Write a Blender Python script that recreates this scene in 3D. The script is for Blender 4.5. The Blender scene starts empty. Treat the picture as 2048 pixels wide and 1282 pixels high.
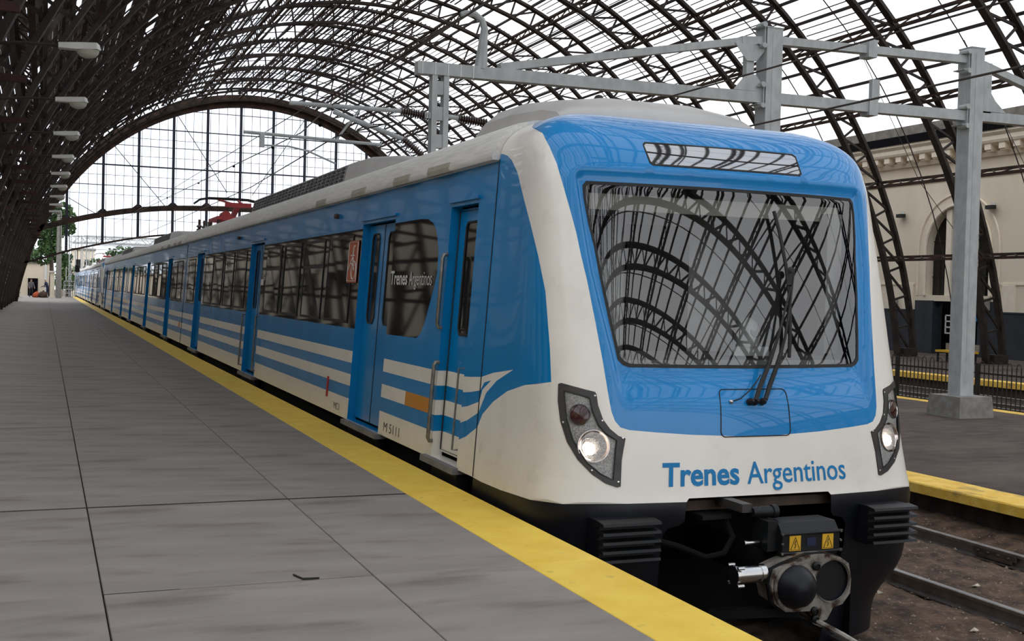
import bpy, bmesh, math, random
import numpy as np
from mathutils import Vector, Matrix
from mathutils.geometry import delaunay_2d_cdt

# ------------------------------------------------------------------ camera, sky, exposure
SC = bpy.context.scene
COL = SC.collection
cam_d = bpy.data.cameras.new('camera'); cam = bpy.data.objects.new('camera', cam_d); COL.objects.link(cam)
F = 2300.0; ROLL = .025; VP = (90, 562)
n1 = Vector((VP[0]-1024, VP[1]-641, F)).normalized()
a_ = Vector((1, ROLL, 0)); n2 = (a_ - n1*a_.dot(n1)).normalized(); n3 = n1.cross(n2)
if n3[1] > 0: n3 = -n3
right = Vector((n2[0], n1[0], n3[0])); down = Vector((n2[1], n1[1], n3[1])); fwd = Vector((n2[2], n1[2], n3[2]))
M3 = Matrix((right, -down, -fwd)).transposed()
cam.matrix_world = Matrix.Translation((0, 0, 1.6)) @ M3.to_4x4()
cam_d.sensor_width = 36; cam_d.lens = F/2048*36; cam_d.clip_end = 2000
SC.camera = cam
W = bpy.data.worlds.new('overcast'); SC.world = W; W.use_nodes = True
nt = W.node_tree; nt.nodes.clear()
wo = nt.nodes.new('ShaderNodeOutputWorld'); bg = nt.nodes.new('ShaderNodeBackground')
tc = nt.nodes.new('ShaderNodeTexCoord'); nz = nt.nodes.new('ShaderNodeTexNoise'); rp = nt.nodes.new('ShaderNodeValToRGB')
nz.inputs['Scale'].default_value = 2.2; nz.inputs['Detail'].default_value = 4
rp.color_ramp.elements[0].position = .36; rp.color_ramp.elements[0].color = (.70, .765, .88, 1)
rp.color_ramp.elements[1].position = .58; rp.color_ramp.elements[1].color = (.88, .885, .905, 1)
nt.links.new(tc.outputs['Generated'], nz.inputs['Vector']); nt.links.new(nz.outputs['Fac'], rp.inputs['Fac'])
nt.links.new(rp.outputs['Color'], bg.inputs['Color']); nt.links.new(bg.outputs['Background'], wo.inputs['Surface'])
bg.inputs['Strength'].default_value = 1.0
SC.view_settings.view_transform = 'Standard'; SC.view_settings.look = 'None'
SC.view_settings.exposure = 1.02; SC.view_settings.gamma = 1.0; SC.view_settings.use_curve_mapping = False

# ------------------------------------------------------------------ materials
def lin(h):
    if not isinstance(h, str): return h
    h = h.lstrip('#'); c = [int(h[i:i+2], 16)/255 for i in (0, 2, 4)]
    return tuple(x/12.92 if x <= .04045 else ((x+.055)/1.055)**2.4 for x in c)
MATS = {}
def mat(name, c1, c2=None, rough=.5, metal=0., scale=4., stretch=(1, 1, 1), lo=.35, hi=.65, bump=0., bscale=40., coat=0., spec=.5, detail=5., ior=1.5, c3=None, s3=1.0, lo3=.55, hi3=.7, rvar=0.):
    m = bpy.data.materials.new(name); m.use_nodes = True; t = m.node_tree; b = t.nodes['Principled BSDF']
    N = t.nodes.new; Lk = t.links.new
    b.inputs['Roughness'].default_value = rough; b.inputs['Metallic'].default_value = metal
    b.inputs['Specular IOR Level'].default_value = spec; b.inputs['IOR'].default_value = ior
    if coat: b.inputs['Coat Weight'].default_value = coat; b.inputs['Coat Roughness'].default_value = .03
    tcn = N('ShaderNodeTexCoord'); mp = N('ShaderNodeMapping'); mp.inputs['Scale'].default_value = stretch
    Lk(tcn.outputs['Object'], mp.inputs['Vector'])
    n = N('ShaderNodeTexNoise'); n.inputs['Scale'].default_value = scale; n.inputs['Detail'].default_value = detail
    Lk(mp.outputs['Vector'], n.inputs['Vector'])
    r = N('ShaderNodeValToRGB'); r.color_ramp.elements[0].position = lo; r.color_ramp.elements[1].position = hi
    r.color_ramp.elements[0].color = (*lin(c1), 1); r.color_ramp.elements[1].color = (*lin(c2 if c2 is not None else c1), 1)
    Lk(n.outputs['Fac'], r.inputs['Fac']); out = r.outputs['Color']
    if c3 is not None:
        n3_ = N('ShaderNodeTexNoise'); n3_.inputs['Scale'].default_value = s3; n3_.inputs['Detail'].default_value = 6
        Lk(mp.outputs['Vector'], n3_.inputs['Vector'])
        r3 = N('ShaderNodeValToRGB'); r3.color_ramp.elements[0].position = lo3; r3.color_ramp.elements[1].position = hi3
        Lk(n3_.outputs['Fac'], r3.inputs['Fac'])
        mx = N('ShaderNodeMix'); mx.data_type = 'RGBA'; Lk(r3.outputs['Color'], mx.inputs['Factor'])
        Lk(out, mx.inputs['A']); mx.inputs['B'].default_value = (*lin(c3), 1); out = mx.outputs['Result']
    Lk(out, b.inputs['Base Color'])
    if rvar:
        mr = N('ShaderNodeMapRange'); mr.inputs['To Min'].default_value = max(0.02, rough-rvar); mr.inputs['To Max'].default_value = min(1, rough+rvar)
        Lk(n.outputs['Fac'], mr.inputs['Value']); Lk(mr.outputs['Result'], b.inputs['Roughness'])
    if bump:
        nb = N('ShaderNodeTexNoise'); nb.inputs['Scale'].default_value = bscale; nb.inputs['Detail'].default_value = 4
        Lk(mp.outputs['Vector'], nb.inputs['Vector'])
        bp = N('ShaderNodeBump'); bp.inputs['Strength'].default_value = bump; bp.inputs['Distance'].default_value = .02
        Lk(nb.outputs['Fac'], bp.inputs['Height']); Lk(bp.outputs['Normal'], b.inputs['Normal'])
    MATS[name] = m; return m
def emat(name, c, s):
    m = bpy.data.materials.new(name); m.use_nodes = True; t = m.node_tree
    b = t.nodes['Principled BSDF']; b.inputs['Base Color'].default_value = (*lin(c), 1)
    b.inputs['Emission Color'].default_value = (*lin(c), 1); b.inputs['Emission Strength'].default_value = s
    MATS[name] = m; return m
def glassmat(name, tint, fior, rough=0.0):
    m = bpy.data.materials.new(name); m.use_nodes = True; t = m.node_tree; t.nodes.clear(); N = t.nodes.new
    o = N('ShaderNodeOutputMaterial'); mx = N('ShaderNodeMixShader'); tr = N('ShaderNodeBsdfTransparent'); gl = N('ShaderNodeBsdfGlossy'); fr = N('ShaderNodeFresnel')
    tr.inputs['Color'].default_value = (*tint, 1); gl.inputs['Roughness'].default_value = rough; fr.inputs['IOR'].default_value = fior
    t.links.new(fr.outputs['Fac'], mx.inputs['Fac']); t.links.new(tr.outputs[0], mx.inputs[1]); t.links.new(gl.outputs[0], mx.inputs[2]); t.links.new(mx.outputs[0], o.inputs['Surface'])
    MATS[name] = m; return m

mat('blue_paint', (.001, .20, .50), (.002, .22, .54), rough=.22, scale=2.5, stretch=(1, 1, .3), coat=.22, rvar=.08, spec=.25)
mat('blue_front', (.001, .205, .53), (.002, .225, .57), rough=.32, scale=2, coat=.65, rvar=.05, spec=.25)
mat('white_paint', (.82, .785, .71), (.88, .85, .78), rough=.3, scale=3, coat=.3, rvar=.1, c3=(.78, .745, .665), s3=1.5, lo3=.55, hi3=.8)
mat('stripe_white', (.80, .76, .66), (.86, .82, .72), rough=.32, scale=5, coat=.2, rvar=.08)
mat('stripe_blue', (.03, .16, .38), (.04, .18, .40), rough=.3, coat=.3)
mat('roof_white', (.58, .57, .53), (.76, .75, .71), rough=.6, scale=9, stretch=(4, .35, 4), lo=.3, hi=.7, bump=.15, bscale=20)
mat('fairing_grey', (.46, .445, .42), (.55, .535, .51), rough=.42, scale=1.5, metal=.25)
mat('grille_mesh', (.22, .22, .215), (.36, .355, .345), rough=.5, scale=6, metal=.3, c3=(.45, .44, .42), s3=2.5, lo3=.5, hi3=.62)
mat('step_grey', (.13, .13, .14), (.19, .19, .20), rough=.6)
mat('gutter_beige', (.33, .30, .24), (.40, .37, .30), rough=.6)
mat('black_paint', (.005, .006, .007), (.010, .011, .012), rough=.45, scale=3, spec=.3)
mat('skirt_black', (.005, .006, .009), (.008, .009, .013), rough=.4, scale=2, spec=.3)
mat('rubber', (.012, .012, .012), (.02, .02, .02), rough=.7)
mat('underframe_black', (.004, .004, .004), (.008, .007, .006), rough=.9, spec=.15)
mat('side_glass', (.010, .009, .008), (.014, .013, .012), rough=.04, spec=.5, ior=1.45)
mat('display_glass', (.03, .03, .032), (.04, .04, .042), rough=.03, spec=1., ior=2.2)
glassmat('windscreen_glass', (.86, .87, .86), 1.95)
glassmat('lens_glass', (.9, .9, .9), 1.35)
mat('cab_interior', (.34, .34, .33), (.42, .41, .40), rough=.7)
mat('cab_dark', (.02, .02, .02), (.03, .03, .03), rough=.7)
mat('cab_cream', (.55, .52, .44), (.6, .57, .5), rough=.6)
mat('white_plastic', (.72, .72, .70), (.8, .8, .78), rough=.35)
mat('chrome', (.55, .55, .55), (.65, .65, .64), rough=.18, metal=1.)
mat('steel_rail', (.22, .20, .19), (.30, .28, .26), rough=.35, metal=.8, scale=8)
mat('handrail_steel', (.22, .21, .19), (.30, .29, .26), rough=.35, metal=.8, scale=20)
mat('rust_steel', (.045, .030, .022), (.10, .065, .045), rough=.8, scale=6)
mat('coupler_iron', (.20, .185, .16), (.36, .33, .29), rough=.5, metal=.5, scale=14, c3=(.05, .025, .015), s3=9, lo3=.5, hi3=.62)
mat('reflector', (.55, .55, .54), (.85, .84, .82), rough=.35, metal=.3, scale=90, lo=.45, hi=.55, bump=.6, bscale=120)
mat('bezel_grey', (.03, .028, .026), (.05, .047, .044), rough=.45, scale=10)
mat('lamp_red_dark', (.035, .008, .008), (.05, .012, .010), rough=.15, coat=.5)
mat('lamp_bowl', (.75, .66, .60), (.85, .76, .70), rough=.12, metal=1.)
emat('lamp_glow', (1.0, .86, .76), 14.0)
emat('lamp_soft', (1.0, .80, .68), 1.1)
mat('warning_yellow', (.72, .40, .02), (.76, .44, .03), rough=.4)
mat('sign_orange', (.42, .085, .025), (.46, .095, .03), rough=.45)
mat('amber', (.55, .22, .01), (.60, .26, .02), rough=.35, scale=30)
mat('red_paint', (.32, .015, .02), (.42, .03, .03), rough=.5, scale=10)
mat('text_blue', (.006, .20, .48), (.008, .21, .50), rough=.5, spec=.3)
mat('text_white', (.62, .62, .60), (.66, .66, .64), rough=.4)
mat('text_dark', (.06, .06, .06), (.10, .10, .10), rough=.6)
mat('deck_grey', (.235, .208, .188), (.305, .272, .248), rough=.78, scale=1.6, stretch=(.5, 1.6, 1), detail=9., bump=.12, bscale=60, c3=(.15, .125, .108), s3=2.2, lo3=.53, hi3=.74)
mat('deck_yellow', (.84, .55, .055), (.92, .65, .09), rough=.6, scale=3.5, bump=.1, bscale=50, c3=(.45, .31, .08), s3=7, lo3=.62, hi3=.8)
mat('coping_yellow', (.84, .50, .05), (.92, .63, .13), rough=.75, scale=5, bump=.3, bscale=30, c3=(.50, .32, .08), s3=4)
mat('asphalt', (.042, .027, .021), (.088, .060, .046), rough=.9, scale=3.2, stretch=(.6, 1.3, 1), bump=.5, bscale=45, detail=13., c3=(.125, .092, .072), s3=.5, lo3=.5, hi3=.7)
mat('soil', (.042, .025, .015), (.14, .087, .054), rough=1., scale=5, bump=.6, bscale=40, c3=(.19, .135, .092), s3=22, lo3=.56, hi3=.72, detail=9)
mat('stone', (.16, .115, .08), (.36, .28, .21), rough=.95, scale=3)
mat('paper', (.5, .45, .34), (.6, .54, .42), rough=.8)
mat('concrete', (.20, .19, .17), (.28, .27, .25), rough=.9, scale=7, bump=.2, bscale=50)
mat('platform_face', (.03, .024, .02), (.07, .055, .045), rough=.95, scale=6, bump=.4)
mat('galvanised', (.40, .42, .42), (.50, .52, .515), rough=.55, metal=.1, scale=7, stretch=(1, 1, .5))
mat('roof_iron', (.018, .013, .011), (.042, .029, .022), rough=.8, scale=3)
mat('roof_iron_rusty', (.022, .014, .010), (.075, .038, .024), rough=.85, scale=2.5)
mat('roof_board', (.035, .024, .018), (.095, .062, .042), rough=.9, scale=1.2, stretch=(2, .4, 2))
mat('gable_iron', (.028, .030, .050), (.045, .045, .070), rough=.7)
mat('red_iron', (.030, .010, .009), (.05, .015, .013), rough=.8)
mat('cream_wall', (.78, .685, .53), (.85, .755, .60), rough=.9, scale=1.2, stretch=(1, 1, .4), c3=(.70, .61, .465), s3=.6, lo3=.5, hi3=.75)
mat('cream_trim', (.82, .725, .57), (.88, .79, .64), rough=.9)
mat('dado_blue', (.016, .021, .030), (.026, .032, .043), rough=.6, scale=2)
mat('parapet', (.16, .145, .12), (.26, .235, .20), rough=.95, scale=2.5)
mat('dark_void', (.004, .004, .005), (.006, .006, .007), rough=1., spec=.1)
mat('fence_iron', (.010, .010, .010), (.02, .018, .016), rough=.7)
mat('lamp_white', (.62, .62, .58), (.70, .70, .66), rough=.4)
mat('lamp_lens', (.45, .44, .36), (.5, .49, .42), rough=.3)
mat('insulator', (.045, .022, .018), (.07, .035, .028), rough=.25, coat=.4)
mat('wire_copper', (.055, .045, .038), (.09, .075, .065), rough=.5, metal=.5)
mat('leaf', (.025, .065, .015), (.07, .14, .035), rough=.8, scale=2)
mat('leaf_pale', (.05, .10, .03), (.12, .19, .06), rough=.8, scale=2)
mat('bark', (.07, .05, .035), (.12, .09, .065), rough=.95)
mat('sign_blue', (.02, .14, .42), (.02, .16, .45), rough=.4)
mat('sign_black', (.012, .013, .015), (.016, .017, .02), rough=.4)
mat('skin', (.42, .24, .17), (.48, .28, .2), rough=.6)
mat('cloth_dark', (.015, .016, .022), (.03, .03, .038), rough=.9)
mat('cloth_navy', (.012, .018, .05), (.02, .03, .075), rough=.9)
mat('cloth_grey', (.11, .10, .11), (.16, .15, .155), rough=.9)
mat('cloth_white', (.55, .53, .52), (.62, .6, .59), rough=.9)
mat('cloth_orange', (.45, .08, .02), (.5, .1, .03), rough=.8)
mat('cloth_brown', (.05, .028, .018), (.09, .05, .03), rough=.9)
mat('hair_dark', (.012, .009, .008), (.02, .016, .013), rough=.7)
mat('bench_grey', (.20, .21, .20), (.28, .29, .27), rough=.8)

# ------------------------------------------------------------------ mesh helpers
class MB:
    def __init__(s): s.v = []; s.f = []
    def add(s, vs, fs):
        k = len(s.v); s.v += [tuple(p) for p in vs]; s.f += [tuple(i+k for i in f) for f in fs]; return s
    def box(s, x0, x1, y0, y1, z0, z1):
        return s.add([(x0,y0,z0),(x1,y0,z0),(x1,y1,z0),(x0,y1,z0),(x0,y0,z1),(x1,y0,z1),(x1,y1,z1),(x0,y1,z1)],
                     [(0,3,2,1),(4,5,6,7),(0,1,5,4),(1,2,6,5),(2,3,7,6),(3,0,4,7)])
    def bar(s, p, q, w, h=None, up=(0, 0, 1)):
        h = w if h is None else h
        p = Vector(p); q = Vector(q); d = (q-p).normalized(); u = Vector(up)
        if abs(d.dot(u)) > .98: u = Vector((0, 1, 0)) if abs(d.y) < .9 else Vector((1, 0, 0))
        a = d.cross(u).normalized()*w/2; b = a.cross(d).normalized()*h/2
        vs = [p-a-b, p+a-b, p+a+b, p-a+b, q-a-b, q+a-b, q+a+b, q-a+b]
        return s.add(vs, [(0,3,2,1),(4,5,6,7),(0,1,5,4),(1,2,6,5),(2,3,7,6),(3,0,4,7)])
    def tube(s, pts, r, n=8, closed=False, rs=None):
        pts = [Vector(p) for p in pts]; k = len(pts); vs = []; ref = None
        for i, p in enumerate(pts):
            if closed: d = pts[(i+1) % k]-pts[i-1]
            else: d = pts[min(i+1, k-1)]-pts[max(i-1, 0)]
            d.normalize()
            if ref is None:
                ref = Vector((0, 0, 1)) if abs(d.z) < .9 else Vector((1, 0, 0))
            a = d.cross(ref); 
            if a.length < 1e-6: ref = Vector((0, 1, 0)); a = d.cross(ref)
            a.normalize(); b = a.cross(d).normalized(); ref = b
            rr = rs[i] if rs else r
            for j in range(n):
                t = 2*math.pi*j/n; vs.append(p + a*math.cos(t)*rr + b*math.sin(t)*rr)
        fs = []
        for i in range(k if closed else k-1):
            for j in range(n):
                i2 = (i+1) % k; fs.append((i*n+j, i*n+(j+1) % n, i2*n+(j+1) % n, i2*n+j))
        if not closed:
            fs.append(tuple(range(n-1, -1, -1))); fs.append(tuple((k-1)*n+j for j in range(n)))
        return s.add(vs, fs)
    def lathe(s, prof, c, ax, n=24, cap=True):
        c = Vector(c); ax = Vector(ax).normalized(); r0 = Vector((0, 0, 1)) if abs(ax.z) < .9 else Vector((1, 0, 0))
        a = ax.cross(r0).normalized(); b = ax.cross(a); vs = []
        for r, h in prof:
            for j in range(n):
                t = 2*math.pi*j/n; vs.append(c + ax*h + a*math.cos(t)*r + b*math.sin(t)*r)
        fs = []
        for i in range(len(prof)-1):
            for j in range(n): fs.append((i*n+j, i*n+(j+1) % n, (i+1)*n+(j+1) % n, (i+1)*n+j))
        if cap:
            fs.append(tuple(range(n-1, -1, -1))); fs.append(tuple((len(prof)-1)*n+j for j in range(n)))
        return s.add(vs, fs)
    def prism(s, poly, f0, f1):      # poly 2d, f0/f1 map (a,b)->3d
        k = len(poly); vs = [f0(*p) for p in poly]+[f1(*p) for p in poly]
        fs = [tuple(range(k-1, -1, -1)), tuple(range(k, 2*k))]+[(i, (i+1) % k, k+(i+1) % k, k+i) for i in range(k)]
        return s.add(vs, fs)
    def sweep(s, prof, y0, y1, seg=None):   # prof list of (x,z) closed, extruded along y
        return s.prism(prof, lambda a, b: (a, y0, b), lambda a, b: (a, y1, b))
    def mesh(s, name):
        m = bpy.data.meshes.new(name); m.from_pydata(s.v, [], s.f); m.update()
        bm = bmesh.new(); bm.from_mesh(m); bmesh.ops.recalc_face_normals(bm, faces=bm.faces); bm.to_mesh(m); bm.free()
        return m
    def build(s, name, mt, parent=None, smooth=False, angle=35):
        m = s.mesh(name); return link(name, m, mt, parent, smooth, angle)
def link(name, m, mt, parent=None, smooth=False, angle=35):
    if mt and not m.materials: m.materials.append(MATS[mt])
    o = bpy.data.objects.new(name, m); COL.objects.link(o)
    if smooth:
        for p in m.polygons: p.use_smooth = True
        try: m.set_sharp_from_angle(angle=math.radians(angle))
        except Exception: pass
    if parent is not None: setp(o, parent)
    return o
def wloc(o):
    v = Vector(o.location)
    while o.parent: o = o.parent; v += Vector(o.location)
    return v
def setp(o, parent):           # meshes are written in world coordinates; cancel the parent's place
    o.parent = parent
    if parent.type == 'EMPTY': o.location = Vector(o.location) - Vector(parent.location)
def tag(o, label, cat, group=None, kind=None):
    if label: o['label'] = label
    if cat: o['category'] = cat
    if group: o['group'] = group
    if kind: o['kind'] = kind
    return o
def thing(name, label, cat, loc=(0, 0, 0), group=None, kind=None):
    o = bpy.data.objects.new(name, None); o.empty_display_size = .2; COL.objects.link(o); o.location = loc
    return tag(o, label, cat, group, kind)
def struct(o): o['kind'] = 'structure'; return o
def kids(o): return [c for c in COL.objects if c.parent == o]
CH = {}
def copy_tree(o, loc, rotz=0.):
    ch = {}
    for c in COL.objects:
        if c.parent: ch.setdefault(c.parent.name, []).append(c)
    def rec(x, par):
        c = x.copy(); COL.objects.link(c); c.parent = par
        for k in ch.get(x.name, []): rec(k, c)
        return c
    r = rec(o, None); r.location = loc; r.rotation_euler = (0, 0, rotz); return r
def cdt_regions(loops, pts, classify):
    vs = []; es = []
    for lp, closed in loops:
        k = len(vs); vs += [Vector(p) for p in lp]; m = len(lp)
        es += [(k+i, k+i+1) for i in range(m-1)]
        if closed: es.append((k+m-1, k))
    vs += [Vector(p) for p in pts]
    ov, oe, of, *_ = delaunay_2d_cdt(vs, es, [], 0, 1e-6)
    reg = {}
    for f in of:
        c = (sum(ov[i][0] for i in f)/len(f), sum(ov[i][1] for i in f)/len(f))
        k = classify(*c)
        if k is not None: reg.setdefault(k, []).append(tuple(f))
    return np.array([(p[0], p[1]) for p in ov]), reg
def pip(poly, x, y):
    r = False; j = len(poly)-1
    for i in range(len(poly)):
        xi, yi = poly[i]; xj, yj = poly[j]
        if (yi > y) != (yj > y) and x < (xj-xi)*(y-yi)/(yj-yi)+xi: r = not r
        j = i
    return r
def region_mesh(name, uv, faces, P, Nn=None, off=0.):
    idx = sorted({i for f in faces for i in f}); mp = {i: k for k, i in enumerate(idx)}
    V = P[idx]+(Nn[idx]*off if Nn is not None and off else 0)
    m = bpy.data.meshes.new(name); fs = [tuple(mp[i] for i in f) for f in faces]
    if Nn is not None:    # orient along the analytic normal
        ff = []
        for f in fs:
            a, b, c = V[f[0]], V[f[1]], V[f[2]]; nn = np.cross(b-a, c-a)
            ff.append(f if nn @ Nn[idx[f[0]]] >= 0 else f[::-1])
        fs = ff
    m.from_pydata([tuple(v) for v in V], [], fs); m.update()
    if Nn is not None:
        for p in m.polygons: p.use_smooth = True
        m.normals_split_custom_set_from_vertices([tuple(n) for n in Nn[idx]])
    return m
def text_mesh(body, size, bold=0., sx=1.):
    c = bpy.data.curves.new('lettering', 'FONT'); c.body = body; c.size = size; c.offset = bold; c.resolution_u = 3
    o = bpy.data.objects.new('lettering', c); COL.objects.link(o)
    dg = bpy.context.evaluated_depsgraph_get(); me = bpy.data.meshes.new_from_object(o.evaluated_get(dg))
    bpy.data.objects.remove(o); bpy.data.curves.remove(c)
    V = np.array([(v.co.x*sx, v.co.y) for v in me.vertices]); fs = [tuple(p.vertices) for p in me.polygons]
    bpy.data.meshes.remove(me); return V, fs
# ------------------------------------------------------------------ the setting: platforms, ground, walls
rnd = random.Random(7)
PE = 3.14                     # edge of the near platform
floor = MB().box(-6.2, PE-.04, -45, 132, -.55, -.030).build('floor', 'platform_face'); struct(floor)
MB().box(-6.2, PE-.25, -45, 132, -1.3, -.55).build('platform_wall', 'platform_face', floor)
cols = [(-6.2, -2.3), (-2.3, .2935), (.3025, 1.7235), (1.7305, 2.655)]
rows = [-3.55+2.44*i for i in range(0, 21)]
gap = .004
plate_meshes = {}
def plate(x0, x1, y0, y1, mt, name):
    key = (round(x1-x0, 3), round(y1-y0, 3), mt)
    if key not in plate_meshes:
        w, l = x1-x0, y1-y0
        m = MB().add([(0,0,-.03),(w,0,-.03),(w,l,-.03),(0,l,-.03),(0,0,-.003),(w,0,-.003),(w,l,-.003),(0,l,-.003),
                      (.004,.004,0),(w-.004,.004,0),(w-.004,l-.004,0),(.004,l-.004,0)],
                     [(0,3,2,1),(0,1,5,4),(1,2,6,5),(2,3,7,6),(3,0,4,7),(4,5,9,8),(5,6,10,9),(6,7,11,10),(7,4,8,11),(8,9,10,11)]).mesh(name)
        m.materials.append(MATS[mt]); plate_meshes[key] = m
    o = bpy.data.objects.new(name, plate_meshes[key]); COL.objects.link(o); o.location = (x0, y0, 0); o.parent = floor
    return o
for ci, (x0, x1) in enumerate(cols):
    for i in range(len(rows)-1):
        sh = 0.0 if ci != 1 else 0.0
        y0, y1 = rows[i], rows[i+1]
        gp = lambda r: .028 if (r == 5 and ci > 0) else (.020 if (r == 7 and ci == 1) or r == 11 else (.009 if r == 4 and ci == 2 else .004))
        ga, gb_ = gp(i), gp(i+1)
        plate(x0, x1, y0+ga, y1-gb_, 'deck_grey', 'deck_plate')
    MB().box(x0, x1, rows[-1]+gap, 132, -.03, 0).build('deck_plate', 'deck_grey', floor)
    MB().box(x0, x1, -45, rows[0]-gap, -.03, 0).build('deck_plate', 'deck_grey', floor)
for i in range(len(rows)-1):
    plate(2.657, PE, rows[i]+.001, rows[i+1]-.001, 'deck_yellow', 'safety_strip_plate')
MB().box(2.657, PE, rows[-1], 132, -.03, 0).build('safety_strip_plate', 'deck_yellow', floor)
MB().box(2.657, PE, -45, rows[0], -.03, 0).build('safety_strip_plate', 'deck_yellow', floor)
for (x0, x1, r, w) in ((.3, 2.655, 5, .026), (-2.3, .29, 5, .020), (-2.3, .29, 7, .020), (.3, .68, 4, .010), (-2.3, 2.655, 11, .02)):
    MB().box(x0, x1, rows[r]-w, rows[r]+w, -.028, -.002).build('joint_filler', 'rubber', floor)
# little bits on the deck
b = MB().tube([(1.30, 6.32, .006), (1.33, 6.22, .006), (1.42, 6.21, .006)], .006, 5).build('debris_strip', 'rubber'); tag(b, 'small bent black strip lying on the grey deck', 'debris')

# ground between the platforms: a dirt bed with a little relief
def relief(x, y):
    r = .03*math.sin(x*3.1+y*1.7)*math.sin(y*2.3-x)+.015*math.sin(x*11+3*math.sin(y*7))*math.sin(y*9.3+x*4)
    return r+.012*math.sin(x*31+y*17)*math.sin(y*37-x*13)
gx = np.concatenate([np.linspace(2.0, 6.0, 14)[:-1], np.linspace(6., 10.4, 90)]); gy = np.concatenate([np.linspace(3.0, 14, 190)[:-1], np.linspace(14, 26, 40)])
vs = []; fs = []
for j, y in enumerate(gy):
    for i, x in enumerate(gx):
        z = -1.13+relief(x, y)*.8
        for rx in (7.72, 9.46): z -= .03*math.exp(-((x-rx)/.12)**2)
        if x > 9.7: z += .10*min(1, (x-9.7)/.4)
        vs.append((x, y, z))
nx = len(gx)
for j in range(len(gy)-1):
    for i in range(nx-1): fs.append((j*nx+i, j*nx+i+1, (j+1)*nx+i+1, (j+1)*nx+i))
g = MB().add(vs, fs).build('ground', 'soil', None, True, 60); struct(g)
g2 = MB().box(-60, 120, -90, 420, -1.6, -1.22).build('ground', 'soil'); struct(g2)
MB().box(2.0, 10.4, 26, 140, -1.22, -1.13).build('track_bed', 'soil', g2)
MB().box(2.0, 10.4, -45, 3.0, -1.22, -1.13).build('track_bed', 'soil', g2)
# scattered pebbles and litter
mb = MB()
for k in range(2600):
    x = rnd.uniform(6.0, 10.15); y = rnd.uniform(4.5, 14.5); s = rnd.uniform(.004, .014)*(1.8 if rnd.random() < .06 else 1)
    z = -1.13+relief(x, y)*.8+(.10*min(1, (x-9.7)/.4) if x > 9.7 else 0)
    a = rnd.uniform(0, 6.28); c, sn = math.cos(a)*s, math.sin(a)*s
    mb.add([(x+c, y+sn, z), (x-sn, y+c, z), (x-c, y-sn, z), (x+sn, y-c, z), (x, y, z+s*.9)], [(0,1,4),(1,2,4),(2,3,4),(3,0,4)])
st = mb.build('pebbles', 'stone'); tag(st, 'pebbles and grit scattered over the dirt between the tracks', 'gravel', kind='stuff')
lit = [(7.22, 7.35, .05, .4, 'flat pale scrap of card lying on the dirt below the nearer rail'), (7.30, 8.62, .045, 1.0, 'small white scrap lying on the dirt just beside the nearer rail'),
       (8.40, 8.55, .05, .2, 'brown wood chip lying between the two right-hand rails'), (9.75, 9.6, .04, 2.0, 'thin pale splinter lying beyond the farther rail')]
for x, y, s, a, lb in lit:
    z = -1.13+relief(x, y)*.8+.012+(.10*min(1, (x-9.7)/.4) if x > 9.7 else 0)
    c, sn = math.cos(a), math.sin(a)
    P_ = [(x+s*(c*u-sn*v*.5), y+s*(sn*u+c*v*.5), z+.010*u*v) for u, v in ((-1,-1),(1,-.8),(1.1,.9),(-.8,1))]
    m = MB().add(P_+[(p[0], p[1], p[2]-.006) for p in P_], [(0,1,2,3),(7,6,5,4),(0,4,5,1),(1,5,6,2),(2,6,7,3),(3,7,4,0)])
    tag(m.build('litter_scrap', 'paper'), lb, 'litter')
# grass tufts
for (x, y, n, lb) in ((7.15, 8.95, 60, 'small green grass tuft growing beside the black train skirt'), (9.98, 9.3, 50, 'grass tuft growing under the low platform edge')):
    m = MB(); 
    for k in range(n):
        px, py = x+rnd.gauss(0, .06), y+rnd.gauss(0, .06); z = -1.13+relief(px, py)*.8+(.1 if x > 9.7 else 0); h = rnd.uniform(.03, .08); dx, dy = rnd.gauss(0, .02), rnd.gauss(0, .02)
        m.add([(px-.003, py, z), (px+.003, py, z), (px, py+.004, z), (px+dx, py+dy, z+h)], [(0,1,3),(1,2,3),(2,0,3)])
    tag(m.build('grass_tuft', 'leaf'), lb, 'grass', 'grass tufts by the track', 'stuff')
# rails
RP = [(-.07,-.15),(.07,-.15),(.07,-.135),(.012,-.12),(.010,-.045),(.035,-.035),(.036,-.006),(.028,0),(-.028,0),(-.036,-.006),(-.035,-.035),(-.010,-.045),(-.012,-.12),(-.07,-.135)]
def rail(x, zt, y0, y1, label):
    o = thing('rail', label, 'rail', (x, y0, zt-.15), 'running rails')
    MB().sweep([(x+a, zt+b) for a, b in RP], y0, y1).build('rail_section', 'steel_rail', o)
    return o
r1 = rail(7.72, -1.0, -45, 140, 'worn steel rail of the empty track nearer the train')
r2 = rail(9.46, -1.0, -45, 140, 'worn steel rail of the empty track nearer the low platform')
MB().box(9.415, 9.435, 9.05, 9.65, -1.09, -1.03).box(9.40, 9.43, 9.1, 9.6, -1.12, -1.085).build('fishplate', 'rust_steel', r2)
for i in range(4): MB().lathe([(.014, 0), (.014, .02), (.006, .025)], (9.415, 9.14+.14*i, -1.06), (-1, 0, 0), 6).build('bolt', 'rust_steel', r2)
rail(4.0, -1.0, -45, 140, 'rail under the blue and white train on the platform side')
rail(5.73, -1.0, -45, 140, 'rail under the blue and white train on the far side')

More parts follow.
